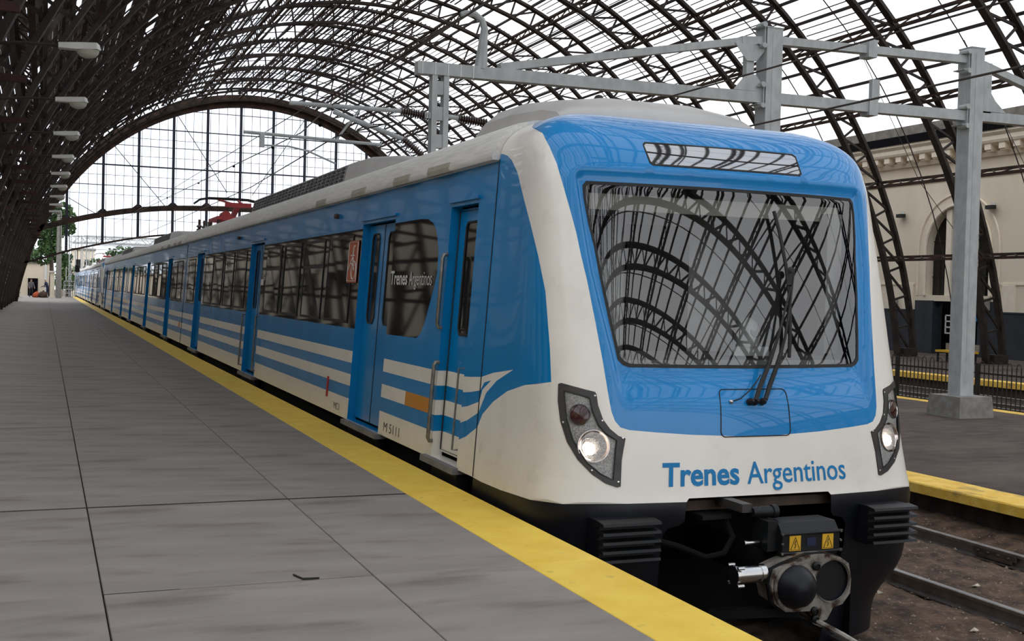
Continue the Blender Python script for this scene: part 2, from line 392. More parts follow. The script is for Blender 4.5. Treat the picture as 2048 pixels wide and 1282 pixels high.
# low middle platform with yellow coping
ZP = -.664
p2 = MB().box(10.45, 19.05, -45, 132, -1.3, ZP-.012).build('floor', 'asphalt'); struct(p2)
MB().box(10.60, 19.05, -45, 132, ZP-.012, ZP).build('asphalt_top', 'asphalt', p2)
yy = -5.0; k = 0
while yy < 60:
    L_ = 1.9+.25*rnd.random(); j = rnd.uniform(-.008, .008)
    MB().add([(10.2+j,yy,ZP-.125),(10.62+j,yy,ZP-.125),(10.62+j,yy+L_,ZP-.125),(10.2+j,yy+L_,ZP-.125),
              (10.2+j,yy,ZP-.012),(10.2+j,yy+L_,ZP-.012),(10.213+j,yy,ZP+.003),(10.213+j,yy+L_,ZP+.003),(10.80+rnd.uniform(-.03,.03),yy,ZP+.003),(10.80+rnd.uniform(-.03,.03),yy+L_,ZP+.003)],
             [(0,3,2,1),(0,4,5,3),(4,6,7,5),(6,8,9,7),(1,2,9,8),(0,1,8,6,4),(2,3,5,7,9)]).build('coping_block', 'coping_yellow', p2)
    yy += L_+.003
MB().box(10.2, 10.8, yy, 132, ZP-.125, ZP+.003).build('coping_block', 'coping_yellow', p2)
MB().box(18.75, 19.12, -45, 132, ZP-.1, ZP+.004).build('far_coping', 'coping_yellow', p2)
# third platform along the wall
p3 = MB().box(26.1, 37.2, -45, 132, -1.3, ZP).build('floor', 'asphalt'); struct(p3)
MB().box(25.95, 26.5, -45, 132, ZP-.16, ZP+.006).build('coping_block', 'coping_yellow', p3)
for x in (20.9, 22.6, 23.6, 25.3): 
    rail(x, -1.02, -45, 140, {20.9: 'rail just behind the iron railing', 22.6: 'second rail behind the iron railing', 23.6: 'third rail behind the iron railing', 25.3: 'rail next to the far yellow platform edge'}[x])
# weeds behind the railing
m = MB()
for k in range(1500):
    px, py = rnd.uniform(19.6, 20.6), rnd.uniform(14, 34); h = rnd.uniform(.05, .22)
    m.add([(px-.015, py, -1.22), (px+.015, py, -1.22), (px, py+.02, -1.22), (px+rnd.gauss(0,.05), py+rnd.gauss(0,.05), -1.22+h)], [(0,1,3),(1,2,3),(2,0,3)])
tag(m.build('weeds', 'leaf'), 'low green weeds growing along the tracks behind the railing', 'weeds', kind='stuff')

# iron railing on the far edge of the middle platform
def fence_panel(y0, label):
    o = thing('iron_railing', label, 'railing', (19.3, y0, ZP), 'iron railing panels')
    L_ = 2.6; z0 = -1.0
    MB().box(19.26, 19.32, y0-.03, y0+.03, z0-.1, ZP+.95).build('post', 'fence_iron', o)
    MB().box(19.28, 19.30, y0, y0+L_, z0+.12, z0+.16).build('bottom_rail', 'fence_iron', o)
    MB().box(19.28, 19.30, y0, y0+L_, ZP+.72, ZP+.76).build('top_rail', 'fence_iron', o)
    n = 20
    for i in range(n):
        y = y0+(i+.5)*L_/n
        key = 'picket'
        if key not in CH: CH[key] = MB().bar((0,0,0), (0,0,1.36), .018).mesh('picket'); CH[key].materials.append(MATS['fence_iron'])
        q = bpy.data.objects.new('picket', CH[key]); COL.objects.link(q); q.parent = o; q.location = (-.01, y-y0, -.45)
    for i in range(n//2):
        y = y0+(2*i+1)*L_/n
        if 'hoop' not in CH: CH['hoop'] = MB().tube([(0, .065*math.cos(t), .10*math.sin(t)) for t in np.linspace(0, math.pi, 9)], .009, 5).mesh('hoop'); CH['hoop'].materials.append(MATS['fence_iron'])
        q = bpy.data.objects.new('hoop', CH['hoop']); COL.objects.link(q); q.parent = o; q.location = (-.01, y-y0, .90)
ords = ['nearest', 'second', 'third', 'fourth', 'fifth', 'sixth', 'seventh']
for i in range(6):
    fence_panel(14.6+2.6*i, f'black iron railing with hooped top, {ords[i]} panel from the right frame edge')

# right-hand station wall with cornice, dado, arched windows
WX = 37.0
wall = MB().box(WX, WX+.6, -45, 36.9, ZP, 8.1).box(WX, WX+.6, 41.9, 132, ZP, 8.1).box(WX, WX+.6, 36.9, 41.9, 6.6, 8.1).build('wall_right', 'cream_wall'); struct(wall)
def arch_pts(cy, zs, r, n=20, z0=None):
    return [(cy+r*math.cos(t), zs+r*math.sin(t)) for t in np.linspace(0, math.pi, n)]
def arched_bay(cy):
    # wall piece with an arched opening: outline minus arch, as a strip between arch and rectangle
    zs, r, zb = 4.0, 1.95, 1.95
    n = 24
    ar = [(cy+r, zb)]+arch_pts(cy, zs, r, n)+[(cy-r, zb)]; rc = [(cy-2.5, zb), (cy+2.5, zb), (cy+2.5, 6.6), (cy-2.5, 6.6)]
    ua, ra = cdt_regions([(rc, True), (ar, True)], [], lambda y, z: None if pip(ar, y, z) or not pip(rc, y, z) else 'w')
    m = MB().add([(WX, y, z) for y, z in ua], ra['w']); k = len(ar)
    m.add([(WX, y, z) for y, z in ar]+[(WX+.55, y, z) for y, z in ar], [(i, i+1, k+i+1, k+i) for i in range(k-1)])
    m.box(WX, WX+.6, cy-2.5, cy+2.5, 1.70, 1.96)
    m.build('arched_bay', 'cream_wall', wall)
    for rr, w, pr in ((2.42, .09, .06), (1.95, .14, .10)):
        MB().tube([(WX-pr*.3, y, z) for y, z in [(cy+rr, zb)]+arch_pts(cy, zs, rr, 26)+[(cy-rr, zb)]], w/2, 6).build('arch_moulding', 'cream_trim', wall, True)
    for o_ in (-.62, .62):
        MB().box(WX+.05, WX+.45, cy+o_-.16, cy+o_+.16, zb, zs+math.sqrt(r*r-.62**2)).build('mullion', 'cream_trim', wall)
    w = MB().box(WX+.45, WX+.5, cy-r, cy+r, zb, zs+r).build('window_1', 'side_glass'); struct(w)
    for o_ in (-1.25, -.42, .0, .42, 1.25): MB().box(WX+.40, WX+.46, cy+o_-.02, cy+o_+.02, zb, zs+1.2).build('window_bar', 'fence_iron', w)
    for zz in (2.8, 3.6, 4.4): MB().box(WX+.40, WX+.46, cy-r, cy+r, zz-.02, zz+.02).build('window_bar', 'fence_iron', w)
    # doorway under the window
    MB().box(WX-.05, WX+.5, cy+1.35, cy+2.5, ZP, 1.72).box(WX-.05, WX+.5, cy-2.5, cy-1.35, ZP, 1.72).build('door_pier', 'dado_blue', wall)
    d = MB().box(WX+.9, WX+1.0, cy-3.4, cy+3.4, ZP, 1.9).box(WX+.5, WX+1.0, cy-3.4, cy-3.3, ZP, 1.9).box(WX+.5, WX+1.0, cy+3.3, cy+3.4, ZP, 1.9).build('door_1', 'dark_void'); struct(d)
    MB().box(WX+.2, WX+.95, cy-1.35, cy+1.35, ZP, ZP+.02).build('threshold', 'concrete', wall)
arched_bay(39.4)
for (y0, y1) in ((-45, 36.9), (41.9, 132)):
    MB().box(WX-.06, WX, y0, y1, ZP, 1.27).build('dado', 'dado_blue', wall)
    MB().box(WX-.09, WX, y0, y1, 1.24, 1.30).build('dado_rail', 'dado_blue', wall)
MB().box(WX-.04, WX, -45, 36.85, 2.42, 2.50).box(WX-.04, WX, 42.0, 132, 2.42, 2.50).build('string_course', 'cream_trim', wall)
# pilaster-like shallow panels
for y in (36.4, 42.4, 31.0, 47.5): MB().box(WX-.05, WX, y-.35, y+.35, 1.3, 2.42).build('pilaster', 'cream_trim', wall)
cor = [(WX, 7.05), (WX-.06, 7.05), (WX-.06, 7.20), (WX, 7.22)]
MB().sweep(cor, -45, 132).build('cornice_fillet', 'cream_trim', wall)
MB().sweep([(WX, 7.85), (WX-.10, 7.85), (WX-.14, 7.98), (WX-.14, 8.05), (WX, 8.1)], -45, 132).build('cornice_bed', 'cream_trim', wall)
MB().sweep([(WX+.6, 8.05), (WX-.55, 8.35), (WX-.60, 8.45), (WX-.60, 8.62), (WX-.72, 8.75), (WX-.72, 8.85), (WX+.6, 8.9)], -45, 132).build('cornice', 'cream_trim', wall)
MB().sweep([(WX+.6, 8.85), (WX-.78, 8.85), (WX-.78, 9.2), (WX-.62, 9.25), (WX+.6, 9.25)], -45, 132).build('gutter', 'dark_void', wall)
MB().sweep([(WX+.1, 9.2), (WX-.2, 9.2), (WX-.2, 9.75), (WX+.1, 9.78)], -45, 132).build('parapet', 'parapet', wall)
for i in range(30):
    y = 28+i*.78
    if 'modillion' not in CH: CH['modillion'] = MB().box(-.50, 0, -.17, .17, 0, .26).box(-.44, 0, -.15, .15, -.06, 0).mesh('modillion'); CH['modillion'].materials.append(MATS['cream_trim'])
    q = bpy.data.objects.new('modillion', CH['modillion']); COL.objects.link(q); q.parent = wall; q.location = (WX, y, 8.08)
for y, z, lb in ((42.87, 5.62, 'small dark floodlight on the cream wall left of the arched window'), (37.39, 5.70, 'small dark floodlight on the cream wall right of the grey mast')):
    o = thing('wall_floodlight', lb, 'floodlight', (WX, y, z), 'floodlights on the cream wall')
    MB().box(WX-.30, WX-.08, y-.20, y+.20, z-.08, z+.08).build('housing', 'fence_iron', o)
    MB().box(WX-.10, WX, y-.06, y+.06, z+.02, z+.22).build('bracket', 'lamp_white', o)
for y, z, lb in ((43.2, 1.55, 'small grey box on the cream wall above the dark dado, left'), (37.5, 1.6, 'small grey box on the cream wall above the dark dado, right')):
    tag(MB().box(WX-.15, WX, y-.13, y+.13, z-.25, z+.25).build('wall_box', 'concrete'), lb, 'box')
# doorway content: sign, board, bench
sg = thing('station_sign', 'black station sign with white letter and blue strip in the doorway', 'sign', (WX, 38.6, 1.2))
MB().box(WX-.22, WX-.16, 37.95, 38.75, 1.02, 1.72).build('sign_board', 'sign_black', sg)
MB().box(WX-.23, WX-.16, 37.95, 38.75, .86, 1.12).build('blue_strip', 'sign_blue', sg)
V, fs = text_mesh('a', .75, .012)
MB().add([(WX-.235, 38.62-.0-p[0]*.62, 1.24+p[1]*.75) for p in V], fs).build('letter', 'text_white', sg)
nb = thing('notice_board', 'white framed notice board beside the dark doorway', 'board', (WX, 39.6, .2))
MB().box(WX-.12, WX-.08, 38.9, 39.85, .3, 1.12).build('panel', 'dark_void', nb)
for z in (.3, .56, .82, 1.08): MB().box(WX-.15, WX-.08, 38.9, 39.85, z-.03, z+.03).build('rail', 'text_white', nb)
for y in (38.92, 39.38, 39.83): MB().box(WX-.15, WX-.08, y-.03, y+.03, .3, 1.1).build('stile', 'text_white', nb)
bn = thing('yellow_bench', 'yellow topped bench in front of the dark doorway', 'bench', (32.4, 34.4, ZP), None)
MB().box(32.2, 32.75, 33.6, 35.3, ZP+.38, ZP+.46).build('seat', 'warning_yellow', bn)
MB().box(32.72, 32.78, 33.6, 35.3, ZP+.46, ZP+.72).build('backrest', 'concrete', bn)
for x in (32.25, 32.7):
    for y in (33.7, 35.2): MB().box(x-.03, x+.03, y-.03, y+.03, ZP, ZP+.38).build('leg', 'fence_iron', bn)
# left-hand wall behind the feet of the arches
wl = MB().box(-6.6, -6.2, -45, 125, -1.2, 7.0).build('wall_left', 'cream_wall'); struct(wl)
for i in range(30):
    y = -30+i*4.9
    m = MB().box(-6.22, -6.15, y-.75, y+.75, .9, 3.6).mesh('opening')
    m.materials.append(MATS['dark_void']); q = bpy.data.objects.new('wall_opening', m); COL.objects.link(q); q.parent = wl
MB().box(-6.22, -6.16, -45, 125, 0, .9).build('dado', 'dado_blue', wl)

bw = MB().box(-8.4, -8.0, 132, 420, -1.2, 4.6).build('reflection_wall', 'cream_wall'); struct(bw)  # unseen wall, added so the far car sides reflect cream instead of sky
MB().box(-8.45, -7.95, 132, 420, 4.6, 4.8).build('coping', 'parapet', bw)
for i in range(40):
    q = MB().box(-8.02, -7.97, 134+7*i, 137+7*i, .2, 3.6).build('reflection_panel', 'dado_blue', bw)  # dark panels added to break up the wall's reflection
# ------------------------------------------------------------------ the train: cab surface
XC = 4.865; YS = 8.73; YE = 30.60; ZR = 3.10
def pw(z, pts):
    x = np.array([p[0] for p in pts], float); y = np.array([p[1] for p in pts], float)
    h = np.diff(x); d = np.diff(y)/h; m = np.zeros(len(x)); m[0] = d[0]; m[-1] = d[-1]
    for i in range(1, len(x)-1):
        m[i] = 0 if d[i-1]*d[i] <= 0 else 3*(h[i-1]+h[i])/((2*h[i]+h[i-1])/d[i-1]+(h[i]+2*h[i-1])/d[i])
    z = np.clip(z, x[0], x[-1]); i = np.clip(np.searchsorted(x, z, side='right')-1, 0, len(x)-2); t = (z-x[i])/h[i]
    return ((1+2*t)*(1-t)**2)*y[i]+t*(1-t)**2*h[i]*m[i]+t*t*(3-2*t)*y[i+1]+t*t*(t-1)*h[i]*m[i+1]
def hw(z):
    z = np.asarray(z, float); b = 1.625-.065*(z-.06); u = np.clip((z-2.62)/(ZR-2.62), 0, 1)
    return b*(1-u**3)**(1/3)
WF = [(-1.1,-.30),(-.85,-.29),(-.72,-.22),(-.58,-.06),(-.4,.04),(-.2,.06),(0,0.07),(.12,.07),(.3,.045),(.6,.02),(1.,.03),(2,.07),(2.6,.08),(3.1,.0)]
YF = [(-1.1,7.24),(-.7,7.18),(-.4,7.1),(-.1,7.06),(.1,7.03),(.2,7.05),(.4,7.08),(.7,7.125),(.93,7.178),(1.08,7.2142),(1.8,7.3880),(2.43,7.54),(2.48,7.5521),(2.6,7.605),(2.77,7.73),(2.9,7.89),(3.0,8.12),(3.05,8.36),(ZR,8.72)]
KX = .05; NN = 9.0; T0 = .78
def tz(t):
    t = np.asarray(t, float); z = -1.1+3.7*np.minimum(t, T0)/T0; u = np.clip((t-T0)/(1-T0), 0, 1)
    return np.where(t <= T0, z, 2.6+(ZR-2.6)*np.sin(u*np.pi/2))
def zt(z): return (z+1.1)/3.7*T0
_a1 = np.linspace(0, .93, 90); _b1 = (1-_a1**NN)**(1/NN); _b2 = np.linspace(_b1[-1], 0, 140)[1:]
_A = np.concatenate([_a1, (1-_b2**NN)**(1/NN)]); _B = np.concatenate([_b1, _b2])
def S0(s, t):
    s = np.atleast_1d(np.asarray(s, float)); t = np.atleast_1d(np.asarray(t, float))
    z = tz(t); w = hw(z); wf = pw(z, WF); D = YS-pw(z, YF); k = KX*np.clip((ZR-z)/.5, 0, 1)
    a = _A[None, :]; b = _B[None, :]
    y = YS-(D[:, None]-k[:, None]*(w[:, None]*a)**2)*b
    f = np.clip((YS-y)/np.maximum(D[:, None], 1e-6), 0, 1); x = np.maximum(w[:, None]+wf[:, None]*f**1.5, 0.0)*a
    L = np.concatenate([np.zeros((len(s), 1)), np.cumsum(np.hypot(np.diff(x, axis=1), np.diff(y, axis=1)), axis=1)], 1)
    q = np.abs(s)*L[:, -1]; X = np.empty(len(s)); Y = np.empty(len(s))
    for i in range(len(s)):
        X[i] = np.interp(q[i], L[i], x[i]); Y[i] = np.interp(q[i], L[i], y[i])
    return np.stack([XC+np.sign(s)*X, Y, z], 1)
def Nrm(s, t, fn):
    e = 6e-3; s = np.asarray(s, float); t = np.asarray(t, float)
    t0 = np.clip(t-e, 0, 1); t1 = np.clip(t+e, 0, 1); s0 = np.clip(s-e, -1, 1); s1 = np.clip(s+e, -1, 1)
    du = fn(s1, t)-fn(s0, t); dv = fn(s, t1)-fn(s, t0); n = np.cross(du, dv)
    l = np.linalg.norm(n, axis=1, keepdims=True); n = n/np.maximum(l, 1e-9)
    bad = (l[:, 0] < 1e-9); n[bad] = (0, 0, 1)
    return n
_st = [.40, .45, .485, .545, .605, .68, .757, .80]; _sb = [.378, .395, .41, .44, .47, .50, .53, .545]
def _ss(u): u = np.clip(u, 0, 1); return u*u*(3-2*u)
def disp(s, t):
    ds = (np.interp(t, _st, _sb)-np.abs(s))*3.05
    return -.045*_ss(ds/.075)*_ss((t-.40)*4.75/.25)*_ss((.765-t)*4.75/.08)
def S(s, t):
    s = np.atleast_1d(np.asarray(s, float)); t = np.atleast_1d(np.asarray(t, float))
    P = S0(s, t); d = disp(s, t); P[:, 1] -= d; return P
mir = lambda pl: [(-a, b) for a, b in pl][::-1]
BL = [(-1.0,.9001),(-.932,.90),(-.80,.869),(-.6549,.839),(-.6105,.8052),(-.5794,.7702),(-.5552,.7368),(-.5278,.6956),(-.507,.661),(-.4897,.6252),(-.472,.5912),(-.4467,.5312),(-.424,.4718),(-.4137,.441),(-.4053,.4155),(-.3985,.3967),(-.3893,.3829),(-.3751,.3734),(-.3535,.3695),(-.2811,.3655),(-.1876,.3612),(-.0535,.3575)]
BLUE = BL+mir(BL)+[(1.0, 1.0), (-1.0, 1.0)]
WSL = [(0,.7462),(-.34,.7456),(-.4807,.7452),(-.490,.7385),(-.4857,.7197),(-.4675,.6779),(-.4488,.644),(-.428,.5919),(-.3993,.5242),(-.3765,.4721),(-.363,.4645),(-.3465,.461),(-.1775,.4600)]
WS = WSL+[(0,.4595)]+mir(WSL)[:-1]
def shrink(poly, dx, dy):
    cx = 0 if abs(sum(p[0] for p in poly)) < 1e-3 else sum(p[0] for p in poly)/len(poly); cy = sum(p[1] for p in poly)/len(poly)
    mx = max(abs(p[0]-cx) for p in poly); my = max(abs(p[1]-cy) for p in poly)
    return [(cx+(p[0]-cx)*(1-dx/mx), cy+(p[1]-cy)*(1-dy/my)) for p in poly]
WSI = shrink(WS, .0085, .005)
DL = [(-.150,.8285),(-.292,.8275),(-.300,.8215),(-.284,.7795),(-.272,.7752),(-.14,.7752)]
DISP = DL+mir(DL); DISPI = shrink(DISP, .005, .0032)
HL = [(-.5331,.4345),(-.5252,.4363),(-.4408,.4247),(-.4369,.4211),(-.4324,.4052),(-.4191,.385),(-.4012,.3712),(-.3796,.361),(-.3619,.3573),(-.366,.342),(-.3696,.3252),(-.3689,.2876),(-.3772,.2863),(-.4054,.2922),(-.4398,.3058),(-.4749,.3261),(-.5028,.3507),(-.5223,.3806),(-.5319,.4095)]
HLI = [(-.5175,.4255),(-.4539,.4159),(-.4466,.3978),(-.4296,.3762),(-.4119,.3646),(-.3842,.3544),(-.3865,.3355),(-.3879,.2971),(-.4174,.3052),(-.4522,.3215),(-.4886,.3534),(-.5073,.3849)]
WBL = [(-1.0,.2515),(-.94,.2505),(-.79,.2530),(-.6,.259),(-.5,.2615),(-.35,.2628),(-.2,.2625),(0,.262)]
SKIRT = WBL+mir(WBL)[1:]+[(1, 0), (-1, 0)]
OP = [(-.262,0),(-.262,.178),(-.257,.214),(-.245,.2235),(-.215,.228),(-.205,.234),(-.203,.262),(-.196,.2675)]
OPEN = OP+mir(OP)
SIDEB = [(-1,.815),(-.978,.8135),(-.932,.8067),(-.8811,.793),(-.8143,.7657),(-.7513,.7263),(-.6837,.6817),(-.6237,.626),(-.5879,.5723),(-.5634,.4849),(-.5545,.4367),(-.6777,.4261),(-.7972,.4101),(-.8951,.3874),(-.9674,.3622),(-1,.3373)]
SWW = [(-1,.4237),(-.911,.4347),(-.7606,.4464),(-.8798,.423),(-.9536,.3987),(-1,.3626)]
SWB = [(-1,.4005),(-.974,.4155),(-.9204,.4219),(-.9833,.403),(-1,.3816)]
two = lambda p: (p, mir(p))
loops = [([(-1, 0), (1, 0), (1, 1), (-1, 1)], True), (BLUE[:-2], False), (WS, True), (WSI, True), (DISP, True), (DISPI, True), (WBL+mir(WBL)[1:], False), (OPEN, True)]
for p in (HL, HLI, SIDEB, SWW, SWB): loops += [(p, True), (mir(p), True)]
pts = []
sg_ = sorted(set([round(x, 4) for x in np.concatenate([np.linspace(-1, 1, 61), np.linspace(.42, .66, 25), -np.linspace(.42, .66, 25)])]))
for tt in np.concatenate([np.linspace(.012, .76, 60), np.linspace(.77, .998, 34)]):
    for s_ in sg_: pts.append((s_, float(tt)))
for tt in np.linspace(.405, .765, 56):
    for k in range(6):
        for sg in (-1, 1): pts.append((sg*float(np.interp(tt, _st, _sb)-.0052*k), float(tt)))
def cls(s, t):
    a = (-abs(s), t)
    if pip(OPEN, s, t): return None
    if pip(SKIRT, s, t): return 'skirtL' if s < 0 else 'skirtR'
    if pip(WS, s, t): return 'glass' if pip(WSI, s, t) else 'gasket'
    if pip(DISP, s, t): return 'disp' if pip(DISPI, s, t) else 'dgasket'
    sd = 'L' if s < 0 else 'R'
    if pip(HL, *a): return ('lens' if pip(HLI, *a) else 'bezel')+sd
    if pip(BLUE, s, t): return 'blue'
    if pip(SWB, *a): return 'side'+sd
    if pip(SWW, *a): return 'white'
    if pip(SIDEB, *a): return 'side'+sd
    return 'white'
uv, reg = cdt_regions(loops, pts, cls)
uv[:, 0] = np.clip(uv[:, 0], -1, 1); uv[:, 1] = np.clip(uv[:, 1], 0, 1)
PP = S(uv[:, 0], uv[:, 1]); NNm = Nrm(uv[:, 0], uv[:, 1], S)

BASE = (XC, YS, -1.0)
car = thing('train_car', 'blue and white cab car with lit headlights and large windscreen, nearest the camera', 'train car', BASE, 'cars of the blue and white train')
def rpart(key, name, mt, parent=car, off=0., label=None):
    o = link(name, region_mesh(name, uv, reg[key], PP, NNm, off), mt, parent)
    if label: o['label'] = label
    return o
shell = rpart('white', 'cab_shell', 'white_paint')
fp = rpart('blue', 'front_panel', 'blue_front', label='glossy light blue front panel around the windscreen')
rpart('sideL', 'cab_side_panel', 'blue_paint'); rpart('sideR', 'cab_side_panel', 'blue_paint')
skirt = rpart('skirtL', 'front_skirt', 'skirt_black'); rpart('skirtR', 'front_skirt', 'skirt_black')
ws = rpart('glass', 'windscreen', 'windscreen_glass'); rpart('gasket', 'windscreen_gasket', 'rubber', ws, .004)
dg_ = rpart('disp', 'destination_display', 'display_glass'); rpart('dgasket', 'display_gasket', 'rubber', dg_, .003)
def on_s(s, t, off=0.):
    P = S([s], [t])[0]; n = Nrm([s], [t], S)[0]; return Vector(P+n*off), Vector(n)
def ell(sc, tc_, ra, rb, n=28):      # ellipse on the surface, radii in metres along its two tangents
    P, n_ = on_s(sc, tc_); up = Vector((0, 0, 1)); a = n_.cross(up).normalized(); b = a.cross(n_).normalized()
    return P, n_, a*ra, b*rb
for sd, sg in (('L', 1), ('R', -1)):
    h = rpart('bezel'+sd, 'headlight_unit', 'bezel_grey', car, .006)
    rf = link('reflector_panel', region_mesh('reflector_panel', uv, reg['lens'+sd], PP, NNm, -.012), 'reflector', h)
    link('lens_cover', region_mesh('lens_cover', uv, reg['lens'+sd], PP, NNm, .002), 'lens_glass', h)
    # rim between bezel and lens
    ring = [on_s(sg*a, b, .004)[0] for a, b in HLI]
    MB().tube(ring, .006, 5, True).build('lens_rim', 'rubber', h)
    for a, b in HL[2::3]:
        c0 = sum(p[0] for p in HLI)/len(HLI); c1 = sum(p[1] for p in HLI)/len(HLI)
        q = on_s(sg*(a+(c0-a)*.09), b+(c1-b)*.09, .006)
        MB().lathe([(.008, 0), (.008, .003), (.004, .005)], q[0], q[1], 8).build('screw', 'chrome', h)
    P, n_, A, B = ell(sg*-.4765, .3912, .068, .060)
    ax_ = n_
    MB().lathe([(.066, -.012), (.070, .0), (.066, .006), (.05, .012), (.0, .016)], P-n_*.008, n_, 24, False).build('tail_lamp', 'lamp_red_dark', h, True)
    MB().lathe([(.066, -.004), (.074, .004), (.078, -.004)], P-n_*.004, n_, 24, False).build('tail_lamp_ring', 'chrome', h, True)
    P, n_, A, B = ell(sg*-.4385, .3462, .1, .1)
    MB().lathe([(.112, .0), (.115, .004), (.108, .004), (.085, -.018), (.05, -.03), (.0, -.034)], P-n_*.006, n_, 28, False).build('lamp_bowl', 'lamp_bowl', h, True)
    MB().lathe([(.070, -.012), (.064, .004), (.045, .016), (.0, .022)], P-n_*.006+A.normalized()*.02, n_, 24, False).build('projector_lens', 'lens_glass', h, True)
    q = P+A.normalized()*.035-B.normalized()*.022
    MB().lathe([(.040, 0), (.030, .010), (.0, .014)], q, n_, 20, False).build('bulb', 'lamp_glow', h, True)
    MB().lathe([(.085, 0), (.06, .001), (.0, .002)], P-n_*.018, n_, 20, False).build('lamp_glow_disc', 'lamp_soft', h)
# lettering on the front
def front_text(body, s0, s1, tb, th, bold, name):
    V, fs = text_mesh(body, 1., bold); x0, x1 = V[:, 0].min(), V[:, 0].max(); cap = 0.73
    s = s0+(V[:, 0]-x0)/(x1-x0)*(s1-s0); t = tb+V[:, 1]/cap*th
    P = S(s, t); n = Nrm(s, t, S)
    m = bpy.data.meshes.new(name); m.from_pydata([tuple(p) for p in P+n*.0035], [], fs); m.update()
    return link(name, m, 'text_blue', fp)
front_text('Trenes', -.2655, -.060, .2865, .0350, .026, 'lettering')
front_text('Argentinos', -.038, .258, .2855, .0350, .006, 'lettering')
# hatch outline, wipers
hq = []
for cx, cy, a0 in ((.088, .4195, 0), (-.090, .4195, 90), (-.095, .3655, 180), (.085, .3655, 270)):
    for k in range(6):
        a = math.radians(a0+k*18); hq.append((cx+(.012)*math.cos(a)*1.0-(.0 if 1 else 0), cy+.0085*math.sin(a)))
hqd = []
for i in range(len(hq)):
    p, q = hq[i], hq[(i+1) % len(hq)]; n_ = max(1, int(math.hypot((p[0]-q[0])*3, (p[1]-q[1])*4.7)/.08))
    for k in range(n_): hqd.append((p[0]+(q[0]-p[0])*k/n_, p[1]+(q[1]-p[1])*k/n_))
MB().tube([on_s(a, b, .001)[0] for a, b in hqd], .0045, 5, True).build('hatch_seam', 'rubber', fp)
def surfpath(pts, off): return [on_s(a, b, o)[0] for (a, b), o in zip(pts, off)]
w1 = surfpath([(-.010, .4085), (.012, .428), (.045, .462), (.083, .505), (.118, .548), (.150, .585)], [.05, .055, .075, .085, .085, .08])
w2 = surfpath([(.020, .4095), (.043, .430), (.072, .462), (.106, .505), (.140, .560), (.170, .613)], [.05, .055, .075, .085, .085, .08])
wa = MB().tube(w1, .013, 7, rs=[.017, .019, .018, .011, .009, .008]).build('wiper_arm', 'rubber', car, True)
wb_ = MB().tube(w2, .013, 7, rs=[.017, .019, .018, .011, .009, .008]).build('wiper_arm', 'rubber', car, True)
bl = surfpath([(.120, .475), (.135, .52), (.147, .57), (.150, .62), (.146, .675), (.138, .71)], [.05, .055, .06, .06, .055, .05])
MB().tube(bl, .014, 6).build('wiper_blade', 'rubber', car, True)
q, n_ = on_s(.163, .612, .07); MB().lathe([(.03, -.02), (.035, .0), (.02, .02)], q, n_, 10).build('wiper_joint', 'rubber', car)
q2, n2_ = on_s(.148, .588, .07); MB().bar(q2, q, .035, .03).build('wiper_link', 'rubber', car)
for a in (-.019, -.004, .018):
    q, n_ = on_s(a, .4085, 0); MB().lathe([(.026, 0), (.026, .03), (.018, .045), (.012, .06)], q, n_, 12).build('wiper_pivot', 'rubber', car, True)
q, n_ = on_s(-.0726, .4095, 0); MB().lathe([(.016, 0), (.016, .012), (.008, .02)], q, n_, 10).build('washer_nozzle', 'chrome', car, True)
MB().tube(surfpath([(-.0726, .4095), (-.05, .412), (-.02, .423), (.005, .436), (.018, .446)], [.015, .03, .045, .06, .07]), .005, 5).build('washer_hose', 'rubber', car, True)
# cab interior behind the windscreen
ci = MB(); q_ = 1.22
ci.add([(XC-q_, 8.62, .9), (XC+q_, 8.62, .9), (XC+q_, 8.62, 2.5), (XC-q_, 8.62, 2.5)], [(0,1,2,3)])
for sx in (-q_, q_): ci.add([(XC+sx, 7.75, .9), (XC+sx, 8.62, .9), (XC+sx, 8.62, 2.5), (XC+sx, 7.95, 2.5)], [(0,1,2,3)])
ci.add([(XC-q_, 7.9, 2.5), (XC+q_, 7.9, 2.5), (XC+q_, 8.62, 2.5), (XC-q_, 8.62, 2.5)], [(0,1,2,3)])
ci.build('cab_lining', 'cab_interior', car)
MB().add([(XC-1.1, 7.46, 1.13), (XC+1.1, 7.46, 1.13), (XC+1.1, 7.95, 1.17), (XC-1.1, 7.95, 1.17), (XC-1.1, 7.46, .9), (XC+1.1, 7.46, .9), (XC+1.1, 7.95, .9), (XC-1.1, 7.95, .9)],
         [(0,1,2,3),(0,4,5,1),(2,6,7,3),(1,5,6,2),(3,7,4,0)]).build('dashboard', 'cab_interior', car)
MB().box(XC-1.12, XC+1.15, 7.75, 7.78, 2.24, 2.36).build('sun_blind', 'cab_cream', car)
MB().box(XC+.98, XC+1.12, 7.66, 7.76, 1.17, 2.3).build('cab_pillar', 'cab_interior', car)
MB().box(XC-1.10, XC-.55, 8.5, 8.6, 1.9, 2.25).build('cab_cabinet', 'cab_dark', car)
MB().box(XC-.35, XC+.25, 8.58, 8.61, .95, 2.2).build('cab_door', 'cab_dark', car)
dm = MB().box(XC+.02, XC+.34, 7.50, 7.67, 1.16, 1.23).build('camera_plinth', 'white_plastic', car)
MB().lathe([(.105, 0), (.105, .09), (.098, .15), (.075, .195), (.04, .22), (0, .228)], (XC+.18, 7.58, 1.23), (0, 0, 1), 24, False).build('dome_camera', 'white_plastic', dm, True)
MB().lathe([(.0, .004), (.045, .004), (.05, -.01)], (XC+.20, 7.485, 1.35), (.1, -1, .35), 20, False).build('camera_lens', 'cab_interior', dm, True)

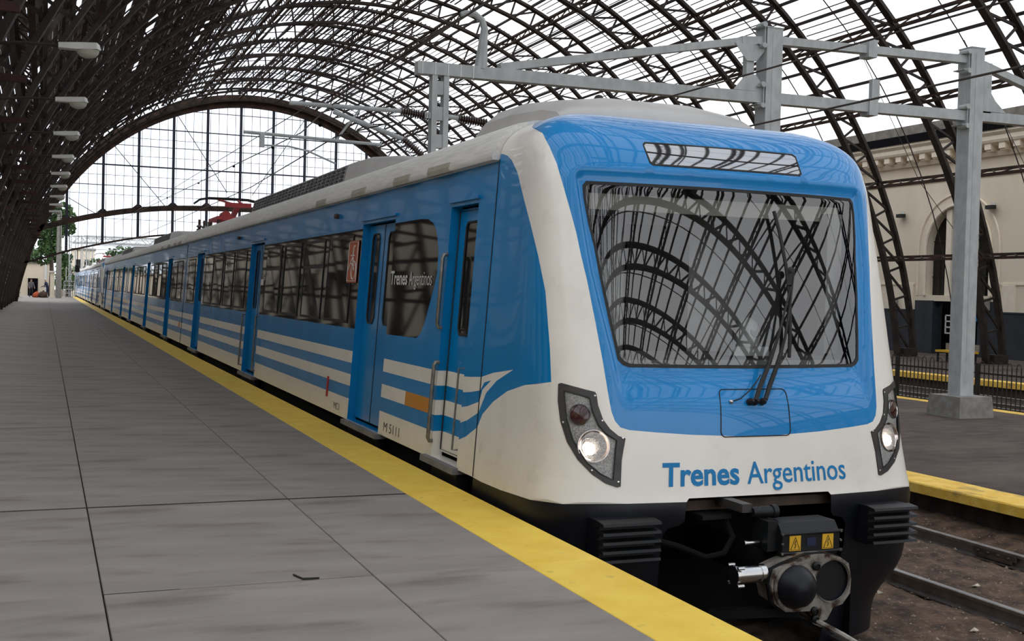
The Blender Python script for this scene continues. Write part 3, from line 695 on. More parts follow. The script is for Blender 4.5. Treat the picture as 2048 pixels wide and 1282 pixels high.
# ------------------------------------------------------------------ car body sides
def SM(y, z, side=-1, off=0.): return (XC+side*(float(hw(z))+off), y, z)
ZB = .095; ZS = [.335, .48, .615, .745, .88]; ZW0, ZW1 = 1.14, 2.29; ZT = 2.69; DZ0, DZ1 = .10, 2.34
DW = 1.32
def rect(y0, y1, z0, z1): return [(y0, z0), (y1, z0), (y1, z1), (y0, z1)]
DWIN = [(11.66, 2.295), (10.743, 2.295), (10.50, 2.28), (10.337, 2.237), (10.24, 2.17), (10.18, 2.095), (10.115, 1.963), (10.103, 1.755), (10.16, 1.63), (10.228, 1.508), (10.352, 1.294), (10.45, 1.19), (10.561, 1.142), (11.66, 1.132)]
def body_side(parent, ya, yb, doors, cabdoor, side, wins_from, wins_to, dwin=None, swoosh=False):
    ops = [(c-DW/2, c+DW/2) for c in doors]; hol = list(ops)
    if cabdoor: hol.append(cabdoor)
    lps = [(rect(ya, yb, ZB, ZT), True)]
    for a, b in ops: lps.append((rect(a, b, DZ0, DZ1), True))
    if cabdoor: lps.append((rect(cabdoor[0], cabdoor[1], .115, 2.355), True))
    bands = []
    ed = sorted(ops); prev = wins_from
    for a, b in ed+[(wins_to, wins_to)]:
        if a-prev > .3: bands.append((prev, a))
        prev = b
    if dwin: bands = [(a, b) for a, b in bands if a > 11.0]
    for a, b in bands: lps.append((rect(a, b, ZW0, ZW1), True))
    if dwin: lps.append((dwin, True))
    zl = []
    for z in ZS:
        if swoosh:
            d = {.335: .165, .48: .14, .615: .095, .745: .055, .88: .03}[z]
            zl.append([(yb, z), (9.35, z), (9.15, z+d*.06), (8.98, z+d*.35), (ya, z+d)])
        else: zl.append([(ya, z), (yb, z)])
        lps.append((zl[-1], False))
    def lev(y):
        r = []
        for l in zl:
            ll = sorted(l); r.append(np.interp(y, [p[0] for p in ll], [p[1] for p in ll]))
        return r
    def c(y, z):
        for a, b in ops:
            if a < y < b and DZ0 < z < DZ1: return None
        if cabdoor and cabdoor[0] < y < cabdoor[1] and .115 < z < 2.355: return None
        for i, (a, b) in enumerate(bands):
            if a < y < b and ZW0 < z < ZW1: return ('win', i)
        if dwin and pip(dwin, y, z): return ('win', 99)
        k = sum(z > l for l in lev(y))
        return {0: ('w', 0), 1: ('b', 0), 2: ('w', 1), 3: ('b', 0), 4: ('w', 2), 5: ('b', 0)}[k]
    ex = [(y, z) for y in np.arange(ya+.5, yb, 1.5) for z in (.2, 1.0, 2.45)]
    u, rg = cdt_regions(lps, ex, c)
    P = np.array([SM(a, b, side) for a, b in u]); Nn = np.tile(np.array([side*1., 0, .065]), (len(u), 1)); Nn /= np.linalg.norm(Nn[0])
    for k, f in rg.items():
        nm, mt = {'w': ('livery_stripe', 'stripe_white'), 'b': ('side_panel', 'blue_paint'), 'win': ('window_band', 'side_glass')}[k[0]]
        link(nm, region_mesh(nm, u, f, P, Nn), mt, parent)
    # window panes with frames
    for i, (a, b) in enumerate(bands):
        n = max(1, int((b-a)/1.45)); pitch = (b-a-.5)/n if b-a > 3 else (b-a-.3)/n
        for k in range(n):
            y0 = a+(.25 if b-a > 3 else .15)+k*pitch+.12; y1 = y0+pitch-.24
            fr = MB()
            for (p0, p1, q0, q1) in ((y0, y1, 1.19, 1.225), (y0, y1, 2.20, 2.235), (y0, y0+.035, 1.225, 2.20), (y1-.035, y1, 1.225, 2.20)):
                fr.prism(rect(p0, p1, q0, q1), lambda y, z: SM(y, z, side, -.002), lambda y, z: SM(y, z, side, .010))
            w = fr.build('window_frame', 'black_paint', parent)
            tl = ((k*37+i*11) % 5-2)*.002; tl2 = ((k*23+i*7) % 5-2)*.0025
            MB().add([SM(y0+.03, 1.22, side, .004+tl), SM(y1-.03, 1.22, side, .004-tl), SM(y1-.03, 2.2, side, .005-tl+tl2*.5), SM(y0+.03, 2.2, side, .005+tl-tl2)], [(0,1,2,3)]).build('pane', 'side_glass', w)
            if k % 2 == 1: MB().prism(rect(y0+.03, y1-.03, 1.86, 1.90), lambda y, z: SM(y, z, side, 0), lambda y, z: SM(y, z, side, .009)).build('transom', 'black_paint', w)
    # doors
    for a, b in ops:
        z0, z1 = DZ0, DZ1; dp = -.085
        j = MB()
        for (p, q) in (((a, z0), (a, z1)), ((a, z1), (b, z1)), ((b, z1), (b, z0)), ((b, z0), (a, z0))):
            j.add([SM(*p, side), SM(*q, side), SM(*q, side, dp-.02), SM(*p, side, dp-.02)], [(0,1,2,3)])
        d = j.build('door', 'blue_paint', parent)
        MB().prism(rect(a-.05, b+.05, z1+.035, z1+.06), lambda y, z: SM(y, z, side), lambda y, z: SM(y, z, side, .025)).build('door_lip', 'blue_paint', d)
        mid = (a+b)/2
        for (p, q) in ((a+.005, mid-.008), (mid+.008, b-.005)):
            wy0, wy1 = p+.17, q-.17; wz0, wz1 = 1.22, 2.22
            ring = [(wy0+.05, wz0), (wy1-.05, wz0), (wy1, wz0+.06), (wy1, wz1-.06), (wy1-.05, wz1), (wy0+.05, wz1), (wy0, wz1-.06), (wy0, wz0+.06)]
            uu, rr = cdt_regions([(rect(p, q, z0+.03, z1-.02), True), (ring, True)], [], lambda y, z: 'g' if pip(ring, y, z) else 'l')
            PD = np.array([SM(y, z, side, dp) for y, z in uu]); ND = np.tile(Nn[0], (len(uu), 1))
            link('door_leaf', region_mesh('door_leaf', uu, rr['l'], PD, ND), 'blue_paint', d)
            link('door_glass', region_mesh('door_glass', uu, rr['g'], PD, ND), 'side_glass', d)
            MB().tube([SM(y, z, side, dp+.003) for y, z in ring], .010, 5, True).build('glass_seal', 'rubber', d)
        MB().prism(rect(mid-.009, mid+.009, z0+.03, z1-.02), lambda y, z: SM(y, z, side, dp-.03), lambda y, z: SM(y, z, side, dp+.004)).build('door_seal', 'rubber', d)
        MB().prism(rect(a-.08, b+.08, z0-.055, z0-.005), lambda y, z: SM(y, z, side, -.1), lambda y, z: SM(y, z, side, .055)).build('door_step', 'step_grey', d)
        MB().prism(rect(a+.02, b+.02, z0-.16, z0-.055), lambda y, z: SM(y, z, side, -.1), lambda y, z: SM(y, z, side, -.02)).build('step_bracket', 'black_paint', d)
    if cabdoor:
        a, b = cabdoor; z0, z1 = .115, 2.355; dp = -.085
        j = MB(); 
        for (p, q) in (((a, .88), (a, z1)), ((a, z1), (b, z1)), ((b, z1), (b, .88))):
            j.add([SM(*p, side), SM(*q, side), SM(*q, side, dp-.02), SM(*p, side, dp-.02)], [(0,1,2,3)])
        d = j.build('cab_entrance_door', 'blue_paint', parent)
        jw = MB(); zz = [z0]+ZS
        for k in range(5):
            tgt = jw if k % 2 == 0 else MB()
            for yy_ in (a, b): tgt.add([SM(yy_, zz[k], side), SM(yy_, zz[k+1], side), SM(yy_, zz[k+1], side, dp-.02), SM(yy_, zz[k], side, dp-.02)], [(0,1,2,3)])
            if k % 2: tgt.build('jamb_stripe', 'blue_paint', d)
        jw.add([SM(a, z0, side), SM(b, z0, side), SM(b, z0, side, dp-.02), SM(a, z0, side, dp-.02)], [(0,1,2,3)])
        jw.build('door_jamb', 'white_paint', d)
        MB().prism(rect(a-.04, b+.04, z1+.035, z1+.06), lambda y, z: SM(y, z, side), lambda y, z: SM(y, z, side, .025)).build('door_lip', 'blue_paint', d)
        p, q = a+.06, b-.012
        wy0, wy1, wz0, wz1 = a+.08, b-.22, 1.22, 2.21
        ring = [(wy0+.04, wz0), (wy1-.04, wz0), (wy1, wz0+.05), (wy1, wz1-.05), (wy1-.04, wz1), (wy0+.04, wz1), (wy0, wz1-.05), (wy0, wz0+.05)]
        lv = [(-.5, z) for z in ZS]
        lp = [(rect(a+.005, b-.012, z0+.04, z1-.02), True), (ring, True)]+[([(a-.1, z), (b+.1, z)], False) for z in ZS]
        uu, rr = cdt_regions(lp, [], lambda y, z: None if not (a+.005 < y < b-.012 and z0+.04 < z < z1-.02) else ('g' if pip(ring, y, z) else ('w' if sum(z > l for l in ZS) in (0, 2, 4) else 'l')))
        PD = np.array([SM(y, z, side, dp) for y, z in uu]); ND = np.tile(Nn[0], (len(uu), 1))
        link('door_leaf', region_mesh('door_leaf', uu, rr['l'], PD, ND), 'blue_paint', d)
        link('door_stripe', region_mesh('door_stripe', uu, rr['w'], PD, ND), 'stripe_white', d)
        link('door_glass', region_mesh('door_glass', uu, rr['g'], PD, ND), 'side_glass', d)
        MB().tube([SM(y, z, side, dp+.004) for y, z in ring], .012, 5, True).build('glass_seal', 'rubber', d)
        MB().tube([SM(y, z, side, dp+.004) for y, z in rect(a+.02, b-.02, z0+.06, z1-.04)], .007, 4, True).build('door_seal', 'rubber', d)
        MB().prism(rect(a-.04, b+.16, z0-.06, z0-.005), lambda y, z: SM(y, z, side, -.1), lambda y, z: SM(y, z, side, .05)).build('door_step', 'step_grey', d)
        MB().prism(rect(a-.02, b-.05, z0-.22, z0-.06), lambda y, z: SM(y, z, side, -.12), lambda y, z: SM(y, z, side, .0)).build('step_bracket', 'black_paint', d)
        for (y0, za, zb) in ((b+.0, 1.27, 1.93), (b-.01, .25, .96)):
            MB().tube([SM(y0, za, side, 0), SM(y0, za, side, .03), SM(y0, za+.03, side, .045), SM(y0, zb-.03, side, .045), SM(y0, zb, side, .03), SM(y0, zb, side, 0)], .019, 8).build('handrail', 'handrail_steel', d, True)
        MB().tube([SM(a+.01, .26, side, 0), SM(a+.01, .26, side, .05), SM(a+.01, .95, side, .05), SM(a+.01, .95, side, 0)], .009, 6).build('handrail', 'handrail_steel', d, True)
ROOFP = [(-1.445, 2.60), (-1.455, 2.675), (-1.515, 2.675), (-1.525, 2.70), (-1.515, 2.74), (-1.47, 2.83), (-1.40, 2.92), (-1.30, 2.985), (-1.15, 3.02), (-.8, 3.06), (0, 3.10)]
def roof_part(parent, ya, yb):
    prof = ROOFP+[(-a, b) for a, b in ROOFP[::-1][1:]]
    n = len(prof); m = MB()
    ys = [ya, yb]; vs = [(XC+a, y, b) for y in ys for a, b in prof]
    m.add(vs, [(i, i+1, n+i+1, n+i) for i in range(n-1)]+[tuple(range(n)), tuple(range(2*n-1, n-1, -1))])
    r = m.build('roof', 'roof_white', parent, True, 40)
    for k, (p, q) in enumerate(((.14, .22), (.30, .37), (.52, .60), (.78, .85))):
        for sd in (-1, 1): MB().prism([(1.49, 2.668), (1.532, 2.668), (1.535, 2.71), (1.522, 2.755), (1.49, 2.755)], lambda a, b: (XC+sd*a, ya+(yb-ya)*p*.35, b), lambda a, b: (XC+sd*a, ya+(yb-ya)*q*.35, b)).build('gutter_cover', 'gutter_beige', r)
    return r
def under(parent, ya, yb, bog):
    MB().box(XC-1.50, XC+1.50, ya, yb, -.35, ZB+.02).build('underframe', 'underframe_black', parent)
    MB().box(XC-1.30, XC+1.30, ya+(.8 if ya < 9 else 3), yb-3, -.85, -.35).build('equipment_box', 'underframe_black', parent)
    for y in bog:
        bgm = MB()
        for sx in (-1, 1): bgm.box(XC+sx*1.05-.1, XC+sx*1.05+.1, y-1.6, y+1.6, -.75, -.45)
        b_ = bgm.box(XC-1, XC+1, y-.2, y+.2, -.7, -.45).build('bogie', 'underframe_black', parent)
        for dy in (-1.2, 1.2):
            for sx in (-1, 1): MB().lathe([(.40, 0), (.40, .03), (.38, .13)], (XC+sx*.865-.065*sx, y+dy, -.60), (sx, 0, 0), 20).build('wheel', 'rust_steel', b_)
def roof_gear(parent, y0, y1):
    # long air-conditioning housing with mesh sides and rounded nose
    n = 10; m = MB(); prof = []
    for t in np.linspace(0, math.pi/2, n): prof.append((1-math.cos(t), math.sin(t)))
    secs = []
    for k, (yy_, hh, ww) in enumerate([(y0, .03, .62), (y0+.6, .12, .72), (y0+1.5, .27, .80), (y0+2.6, .36, .85), (y0+3.6, .38, .86)]):
        secs.append([(XC-ww-.08, yy_, 3.02), (XC-ww-.04, yy_, 3.02+hh*.6), (XC-ww, yy_, 3.02+hh*.92), (XC-ww+.08, yy_, 3.03+hh), (XC, yy_, 3.05+hh), (XC+ww-.08, yy_, 3.03+hh), (XC+ww, yy_, 3.02+hh*.92), (XC+ww+.04, yy_, 3.02+hh*.6), (XC+ww+.08, yy_, 3.02)])
    vs = [p for s_ in secs for p in s_]; k9 = 9
    fs = [(i*k9+j, i*k9+j+1, (i+1)*k9+j+1, (i+1)*k9+j) for i in range(len(secs)-1) for j in range(k9-1)]+[tuple(range(9))]
    h = m.add(vs, fs).build('roof_housing', 'fairing_grey', parent, True, 50)
    e = y1; w = .86
    MB().sweep([(XC-w-.08, 3.02), (XC-w, 3.37), (XC-w+.08, 3.41), (XC, 3.43), (XC+w-.08, 3.41), (XC+w, 3.37), (XC+w+.08, 3.02)], y0+3.6, e).build('mesh_body', 'grille_mesh', h)
    ns = 26; L_ = (e-y0-3.8)
    for sd in (-1, 1):
        for zi in range(5):
            z = 3.10+zi*.055
            g_ = MB()
            for k in range(ns):
                ya_ = y0+3.75+k*L_/ns; xx = XC+sd*(w+.085-(z-3.02)*.08/.35)
                g_.box(min(xx, xx+sd*.012), max(xx, xx+sd*.012), ya_, ya_+L_/ns*.62, z, z+.028)
            g_.build('louvre_row', 'bezel_grey', h)['kind'] = 'stuff'
    MB().add([(XC-w-.08, e, 3.02), (XC-w, e, 3.37), (XC+w, e, 3.37), (XC+w+.08, e, 3.02), (XC-w+.1, e+.5, 3.04), (XC+w-.1, e+.5, 3.04)], [(0,1,2,3),(0,1,4),(1,2,5,4),(2,3,5),(0,4,5,3)]).build('end_cap', 'fairing_grey', h)
def pantograph(parent, y):
    b_ = MB()
    for sx in (-.55, .55): b_.bar((XC+sx, y-.9, 3.42), (XC+sx, y+.9, 3.42), .09)
    for dy in (-.85, 0, .85): b_.bar((XC-.6, y+dy, 3.42), (XC+.6, y+dy, 3.42), .09)
    p = b_.build('pantograph_base', 'red_paint', parent)
    for sx in (-.55, .55):
        for dy in (-.8, .8): MB().lathe([(.05, 0), (.09, .03), (.05, .06), (.09, .09), (.05, .12), (.09, .15), (.05, .18), (.05, .34)], (XC+sx, y+dy, 3.06), (0, 0, 1), 10).build('insulator', 'insulator', p)
    MB().bar((XC, y+.7, 3.45), (XC, y-.55, 3.80), .13, .10).build('lower_arm', 'red_paint', p)
    for sx in (-.28, .28): MB().bar((XC+sx*.4, y-.55, 3.82), (XC+sx, y+1.3, 4.06), .05).build('upper_arm', 'red_paint', p)
    MB().bar((XC-.35, y-.55, 3.80), (XC+.35, y-.55, 3.80), .12).build('knuckle', 'red_paint', p)
    for dy in (1.15, 1.45):
        MB().tube([(XC-.95, y+dy, 3.92), (XC-.8, y+dy, 4.04), (XC-.55, y+dy, 4.09), (XC, y+dy, 4.10), (XC+.55, y+dy, 4.09), (XC+.8, y+dy, 4.04), (XC+.95, y+dy, 3.92)], .03, 6).build('contact_bow', 'rubber', p)
    MB().lathe([(.12, -.3), (.12, .3)], (XC-.3, y-.2, 3.52), (0, 1, 0), 10).build('air_cylinder', 'red_paint', p)
    for k in range(3):
        MB().lathe([(.04, 0), (.10, .05), (.04, .1), (.10, .15), (.04, .2), (.10, .25), (.04, .3), (.04, .45)], (XC-.7+.2*k, y+2.1+.5*k, 3.06), (0, 0, 1), 10).build('surge_arrester', 'insulator', p)
DOORS1 = [12.28, 20.0, 27.72]
for sd in (-1, 1):
    body_side(car, YS, YE, DOORS1, (9.14, 9.84), sd, 12.0, YE-.35, DWIN, True)
roof_part(car, YS+.005, YE); under(car, YS+.02, YE, (11.2, 27.0))
MB().tube([SM(YS, z, -1, .001) for z in np.linspace(.1, 2.68, 12)], .006, 5).build('cab_seam', 'rubber', car)
MB().add([(XC-1.45, YE, .1), (XC+1.45, YE, .1), (XC+1.35, YE, 2.9), (XC-1.35, YE, 2.9)], [(0,1,2,3)]).build('end_wall', 'blue_paint', car)
# front roof fairing
fsec = [(8.66, .02, .98), (8.72, .12, 1.0), (8.95, .20, 1.03), (9.6, .27, 1.05), (10.25, .28, 1.05), (10.55, .16, 1.02), (10.75, .01, 1.0)]
m = MB(); vs = []
for y, h, w in fsec:
    vs += [(XC-w, y, 3.0), (XC-w+.03, y, 3.04+h*.55), (XC-w+.17, y, 3.06+h*.90), (XC-w*.4, y, 3.10+h), (XC+w*.4, y, 3.10+h), (XC+w-.17, y, 3.06+h*.90), (XC+w-.03, y, 3.04+h*.55), (XC+w, y, 3.0)]
m.add(vs, [(i*8+j, i*8+j+1, (i+1)*8+j+1, (i+1)*8+j) for i in range(len(fsec)-1) for j in range(7)]+[tuple(range(8)), tuple(range(len(vs)-1, len(vs)-9, -1))])
ff = m.build('roof_fairing', 'fairing_grey', car, True, 40)
MB().lathe([(.05, 0), (.05, .03), (.03, .06), (0, .07)], (XC-.2, 9.5, 3.36), (0, 0, 1), 14, False).build('antenna', 'rubber', ff, True)
roof_gear(car, 12.6, 24.2)
# small items on the near side
def side_plate(poly, off, name, mt, parent=car, th=.004): return MB().prism(poly, lambda y, z: SM(y, z, -1, off-th), lambda y, z: SM(y, z, -1, off)).build(name, mt, parent)
def side_text(body, y0, y1, z0, h, bold, mt, name, parent=car, off=.008):
    V, fs = text_mesh(body, 1., bold); x0, x1 = V[:, 0].min(), V[:, 0].max(); cap = .73
    m = bpy.data.meshes.new(name); m.from_pydata([SM(y0+(p[0]-x0)/(x1-x0)*(y1-y0), z0+p[1]/cap*h, -1, off) for p in V], [], fs); m.update()
    return link(name, m, mt, parent)
side_text('Trenes', 11.60, 11.00, 1.655, .145, .022, 'text_white', 'lettering')
side_text('Argentinos', 10.94, 10.22, 1.65, .145, -.003, 'text_white', 'lettering')
side_text('Trenes Argentinos', 19.25, 18.4, 1.70, .09, .0, 'text_white', 'lettering')
side_text('M 5111', 11.42, 10.86, .148, .10, -.004, 'text_dark', 'car_number', off=.003)
side_text('MC1', 13.62, 13.35, .155, .085, -.004, 'text_dark', 'car_number', off=.003)
bk = side_plate(rect(13.02, 13.46, 1.67, 2.165), .014, 'bicycle_sign', 'sign_orange')
for (y, z) in ((13.24, 1.80), (13.24, 1.90)): pass
MB().tube([SM(13.10+0, 1.69, -1, .016), SM(13.445, 1.69, -1, .016), SM(13.445, 2.145, -1, .016), SM(13.035, 2.145, -1, .016), SM(13.035, 1.69, -1, .016)], .006, 4).build('sign_border', 'text_white', bk)
MB().tube([SM(13.165+.105*math.cos(t), 1.815+.105*math.sin(t), -1, .016) for t in np.linspace(0, 2*math.pi, 24)[:-1]], .007, 4, True).build('bicycle_wheel', 'text_white', bk)
for p, q in (((13.165, 1.815), (13.235, 1.975)), ((13.425, 1.815), (13.245, 1.965)), ((13.165, 1.87), (13.30, 1.90)), ((13.325, 1.99), (13.175, 1.99)), ((13.235, 1.99), (13.205, 2.10)), ((13.205, 2.10), (13.16, 2.10))):
    MB().bar(SM(*p, -1, .016), SM(*q, -1, .016), .014).build('bicycle_tube', 'text_white', bk)
side_plate(rect(9.99, 10.75, .48, .615), .004, 'amber_panel', 'amber')
side_plate(rect(13.98, 14.04, .265, .51), .014, 'door_release', 'red_paint', th=.03)
side_plate(rect(21.0, 21.05, .265, .51), .014, 'door_release', 'red_paint', th=.03)
for y in (14.2, 22.0): MB().lathe([(.03, 0), (.035, .04), (.02, .06)], SM(y, 2.50, -1, 0), (-1, 0, 0), 10).build('marker_lamp', 'rust_steel', car)
for yc in (20.0,):
    for yy_ in (19.30, 20.70): MB().tube([SM(yy_, .2, -1, 0), SM(yy_, .2, -1, .05), SM(yy_, 1.1, -1, .05), SM(yy_, 1.1, -1, 0)], .016, 7).build('handrail', 'handrail_steel', car, True)
side_plate(rect(19.1, 19.35, 1.62, 1.72), .012, 'notice', 'text_white')

# bumper grilles on the skirt
def bumper(x0, x1, name):
    h = MB().box(x0, x1, 6.96, 7.15, -.23, .06).build(name, 'skirt_black', car)
    for k in range(5):
        z = -.205+k*.062
        MB().prism([(6.875, z-.006), (6.885, z+.012), (6.98, z+.022), (6.98, z-.012)], lambda a, b: (x0-.01, a, b), lambda a, b: (x1+.01, a, b)).build('fin', 'black_paint', h)
bumper(XC-1.355, XC-.93, 'anti_climber'); bumper(XC+.90, XC+1.29, 'anti_climber')
# recess behind the coupler opening
MB().add([(XC-.95, 7.95, -1.0), (XC+.95, 7.95, -1.0), (XC+.95, 7.95, .17), (XC-.95, 7.95, .17), (XC-.95, 7.2, .17), (XC+.95, 7.2, .17), (XC-.95, 7.2, -1.0), (XC+.95, 7.2, -1.0)], [(0,1,2,3),(3,2,5,4),(0,3,4,6),(1,7,5,2)]).build('coupler_pocket', 'underframe_black', car)
MB().box(XC-.75, XC+.75, 7.16, 7.25, .06, .13).build('buffer_beam', 'rust_steel', car)
# coupler
YC = 6.45
hp = [(-.30,.10),(-.22,.13),(-.12,.16),(-.02,.185),(.14,.185),(.24,.155),(.31,.11),(.335,.0),(.33,-.10),(.27,-.17),(.19,-.19),(.14,-.27),(.05,-.285),(.0,-.20),(-.20,-.19),(-.29,-.13),(-.325,.0)]
cx0, cz0 = XC+.012, -.325
fc = [(.175+.143*math.cos(t), -.005+.143*math.sin(t)) for t in np.linspace(0, 2*math.pi, 29)[:-1]]
uh, rh = cdt_regions([(hp, True), (fc, True)], [], lambda a, b: None if pip(fc, a, b) or not pip(hp, a, b) else 'f')
hm = MB().add([(cx0+a, YC, cz0+b) for a, b in uh], rh['f'])
kh = len(hp); hm.add([(cx0+a, YC, cz0+b) for a, b in hp]+[(cx0+a*.93, YC+.22, cz0+b*.93) for a, b in hp], [(i, (i+1) % kh, kh+(i+1) % kh, kh+i) for i in range(kh)])
cp = hm.build('coupler_head', 'coupler_iron', car)
MB().prism(hp, lambda a, b: (cx0+a*1.03-.0, YC+.03, cz0+b*1.03), lambda a, b: (cx0+a*1.03, YC+.06, cz0+b*1.03)).build('coupler_rim', 'black_paint', cp)
MB().lathe([(.150, -.005), (.150, .01), (.145, .03), (.125, .08), (.09, .12), (.05, .138), (.0, .142)], (cx0-.135, YC, cz0-.02), (0, -1, 0), 28, False).build('coupler_cone', 'skirt_black', cp, True)
MB().lathe([(.172, 0), (.172, .012), (.150, .014), (.150, 0)], (cx0-.135, YC, cz0-.02), (0, -1, 0), 28, False).build('cone_ring', 'coupler_iron', cp, True)
MB().lathe([(.148, .006), (.148, -.004), (.140, -.01)], (cx0+.175, YC-.004, cz0-.005), (0, -1, 0), 28, False).build('funnel_ring', 'coupler_iron', cp, True)
MB().lathe([(.143, 0), (.125, -.08), (.09, -.19), (.0, -.20)], (cx0+.175, YC, cz0-.005), (0, -1, 0), 28, False).build('coupler_funnel', 'skirt_black', cp, True)
for (a, b) in ((.03, .11), (.03, -.20), (.035, -.255)):
    MB().lathe([(.030, 0), (.030, .02), (.018, .03), (.018, .02), (0, .02)], (cx0+a, YC, cz0+b), (0, -1, 0), 14, False).build('pin', 'black_paint', cp, True)
MB().lathe([(.20, 0), (.17, .15), (.12, .6), (.12, 1.2)], (cx0, YC+.2, cz0), (0, 1, 0), 20).build('coupler_shank', 'underframe_black', cp, True)
cy_ = MB().lathe([(.066, 0), (.066, .02), (.058, .02), (.058, .20), (.064, .20), (.064, .24)], (cx0-.56, YC+.10, cz0+.06), (1, 0, 0), 18).build('uncoupling_cylinder', 'chrome', cp, True)
for a in (-.06, .06):
    for b in (-.06, .06): MB().lathe([(.012, 0), (.012, .05)], (cx0-.565, YC+.10+a, cz0+.06+b), (1, 0, 0), 8).build('bolt', 'chrome', cy_)
# electrical head box above the coupler, with two warning labels
XE = XC-.075
eb = MB().prism([(6.60, -.03), (6.60, -.15), (6.63, -.19), (6.85, -.19), (6.85, .045), (6.66, .045)], lambda a, b: (XE-.05, a, b), lambda a, b: (XE+.43, a, b)).build('electric_head', 'black_paint', car)
for z in (-.02, -.155): MB().tube([(XE-.07, 6.597, z), (XE+.45, 6.597, z)], .012, 7).build('cover_rib', 'black_paint', eb)
for x in (XE-.055, XE+.435):
    for z in (-.02, -.085, -.155): MB().lathe([(.009, 0), (.009, .012)], (x, 6.598, z), (0, -1, 0), 7).build('bolt', 'chrome', eb)
for x in (XE+.005, XE+.28):
    lb = MB().box(x, x+.092, 6.592, 6.5995, -.14, -.035).build('warning_label', 'warning_yellow', eb)
    tri = [(x+.008, -.132), (x+.084, -.132), (x+.046, -.045)]
    MB().tube([(a, 6.591, b) for a, b in tri], .0035, 4, True).build('warning_triangle', 'rubber', lb)
    MB().tube([(x+.052, 6.591, -.068), (x+.040, 6.591, -.095), (x+.052, 6.591, -.095), (x+.042, 6.591, -.122)], .0032, 4).build('lightning_bolt', 'rubber', lb)
MB().box(XE+.15, XE+.225, 6.594, 6.5995, -.115, -.055).build('maker_plate', 'cloth_navy', eb)
MB().box(XE-.13, XE-.05, 6.66, 6.85, -.15, .06).build('side_block', 'black_paint', eb)
MB().lathe([(.035, 0), (.04, .04), (.035, .06), (.04, .08), (.04, .16), (.048, .16), (.048, .20)], (XE-.17, 6.80, .10), (1, 0, 0), 14).build('actuator', 'black_paint', eb, True)
MB().box(XE-.25, XE-.17, 6.80, 7.15, .10, .16).build('actuator_bracket', 'bezel_grey', eb)
MB().lathe([(.014, 0), (.014, .12)], (XE-.26, 6.75, -.10), (1, 0, 0), 8).build('plug', 'chrome', eb)
MB().tube([(XC-.9, 7.0, -.10), (XC-.75, 6.95, -.14), (XC-.55, 6.9, -.22), (XC-.4, 6.9, -.20), (XC-.3, 6.95, -.1), (XC-.3, 7.1, .05)], .022, 7).build('brake_hose', 'underframe_black', car, True)
MB().box(XC-.52, XC-.28, 7.0, 7.2, .02, .05).build('hose_shelf', 'black_paint', car)
MB().tube([(cx0+.05, YC-.01, cz0-.27), (cx0+.16, 6.30, -.66), (cx0+.30, 6.1, -.76), (cx0+.52, 5.9, -.86)], .020, 8).build('uncoupling_rod', 'coupler_iron', car, True)
MB().bar((XC-.5, 6.9, -.62), (cx0-.05, 6.5, -.53), .10, .06).build('coupler_support', 'black_paint', car)

# ------------------------------------------------------------------ middle car and the rest of the train
L2 = 22.40
car2 = thing('train_car', 'middle car of the blue and white train, directly behind the nearest cab car', 'train car', (XC, YE+.1, -1.0), 'cars of the blue and white train')
Y2 = YE+.12; Y2E = 53.0
for sd in (-1, 1): body_side(car2, Y2, Y2E, [34.75, 42.3, 49.85], None, sd, Y2+.3, Y2E-.3)
roof_part(car2, Y2, Y2E); under(car2, Y2, Y2E, (34.0, 49.5)); roof_gear(car2, 37.5, 47.5); pantograph(car2, 32.6)
for y in (Y2, Y2E): MB().add([(XC-1.45, y, .1), (XC+1.45, y, .1), (XC+1.35, y, 2.9), (XC-1.35, y, 2.9)], [(0,1,2,3)]).build('end_wall', 'blue_paint', car2)
for y in (30.9,): side_plate(rect(y+.1, y+.45, .48, .615), .004, 'amber_panel', 'amber', car2)
MB().box(XC-1.35, XC+1.35, YE, Y2, .2, 2.8).build('gangway', 'dark_void', car2)
c3 = copy_tree(car, (XC, 53.08+(YE-YS), -1.0), math.pi); c3['label'] = 'third car of the train, its white tapered cab at the far end'
off = 76.65+1.75-7.03
c4 = copy_tree(car, (XC, YS+off, -1.0)); c4['label'] = 'cab car of the second trainset, fourth from the camera'
c5 = copy_tree(car2, (XC, YE+.1+off, -1.0)); c5['label'] = 'fifth car of the train, far down the platform'
c6 = copy_tree(car, (XC, 53.08+(YE-YS)+off, -1.0), math.pi); c6['label'] = 'last and farthest car of the blue and white train'
# ------------------------------------------------------------------ train shed roof
AX, AZ, RO, RD, AE = 15.516, -3.025, 18.81, .90, 1.081
def ap(deg, R, y=0.): t = math.radians(deg); return Vector((AX+R*math.cos(t), y, AZ+AE*R*math.sin(t)))
TH0, TH1 = 6.9, 171.6; NS = 46
ths = [TH0+(TH1-TH0)*i/NS for i in range(NS+1)]
def chord_mesh(R, wy, tr, name, mt):
    vs = []; n = 66
    for i in range(n+1):
        d = TH0+(TH1-TH0)*i/n
        a, b = ap(d, R-tr/2), ap(d, R+tr/2)
        vs += [(a.x, -wy/2, a.z), (a.x, wy/2, a.z), (b.x, wy/2, b.z), (b.x, -wy/2, b.z)]
    fs = []
    for i in range(n):
        for j in range(4): fs.append((i*4+j, i*4+(j+1) % 4, i*4+4+(j+1) % 4, i*4+4+j))
    fs += [(0,1,2,3), (n*4+3, n*4+2, n*4+1, n*4)]
    m = MB().add(vs, fs).mesh(name); m.materials.append(MATS[mt]); return m
ch_o = chord_mesh(RO-.06, .30, .12, 'outer_chord', 'roof_iron'); ch_i = chord_mesh(RO-RD, .30, .12, 'inner_chord', 'roof_iron')
brs = []
for i in range(NS+1):
    brs.append((i, ap(ths[i], RO-.1), ap(ths[i], RO-RD+.05)))
    if i < NS: brs.append((i, ap(ths[i], RO-.1), ap(ths[i+1], RO-RD+.05)))
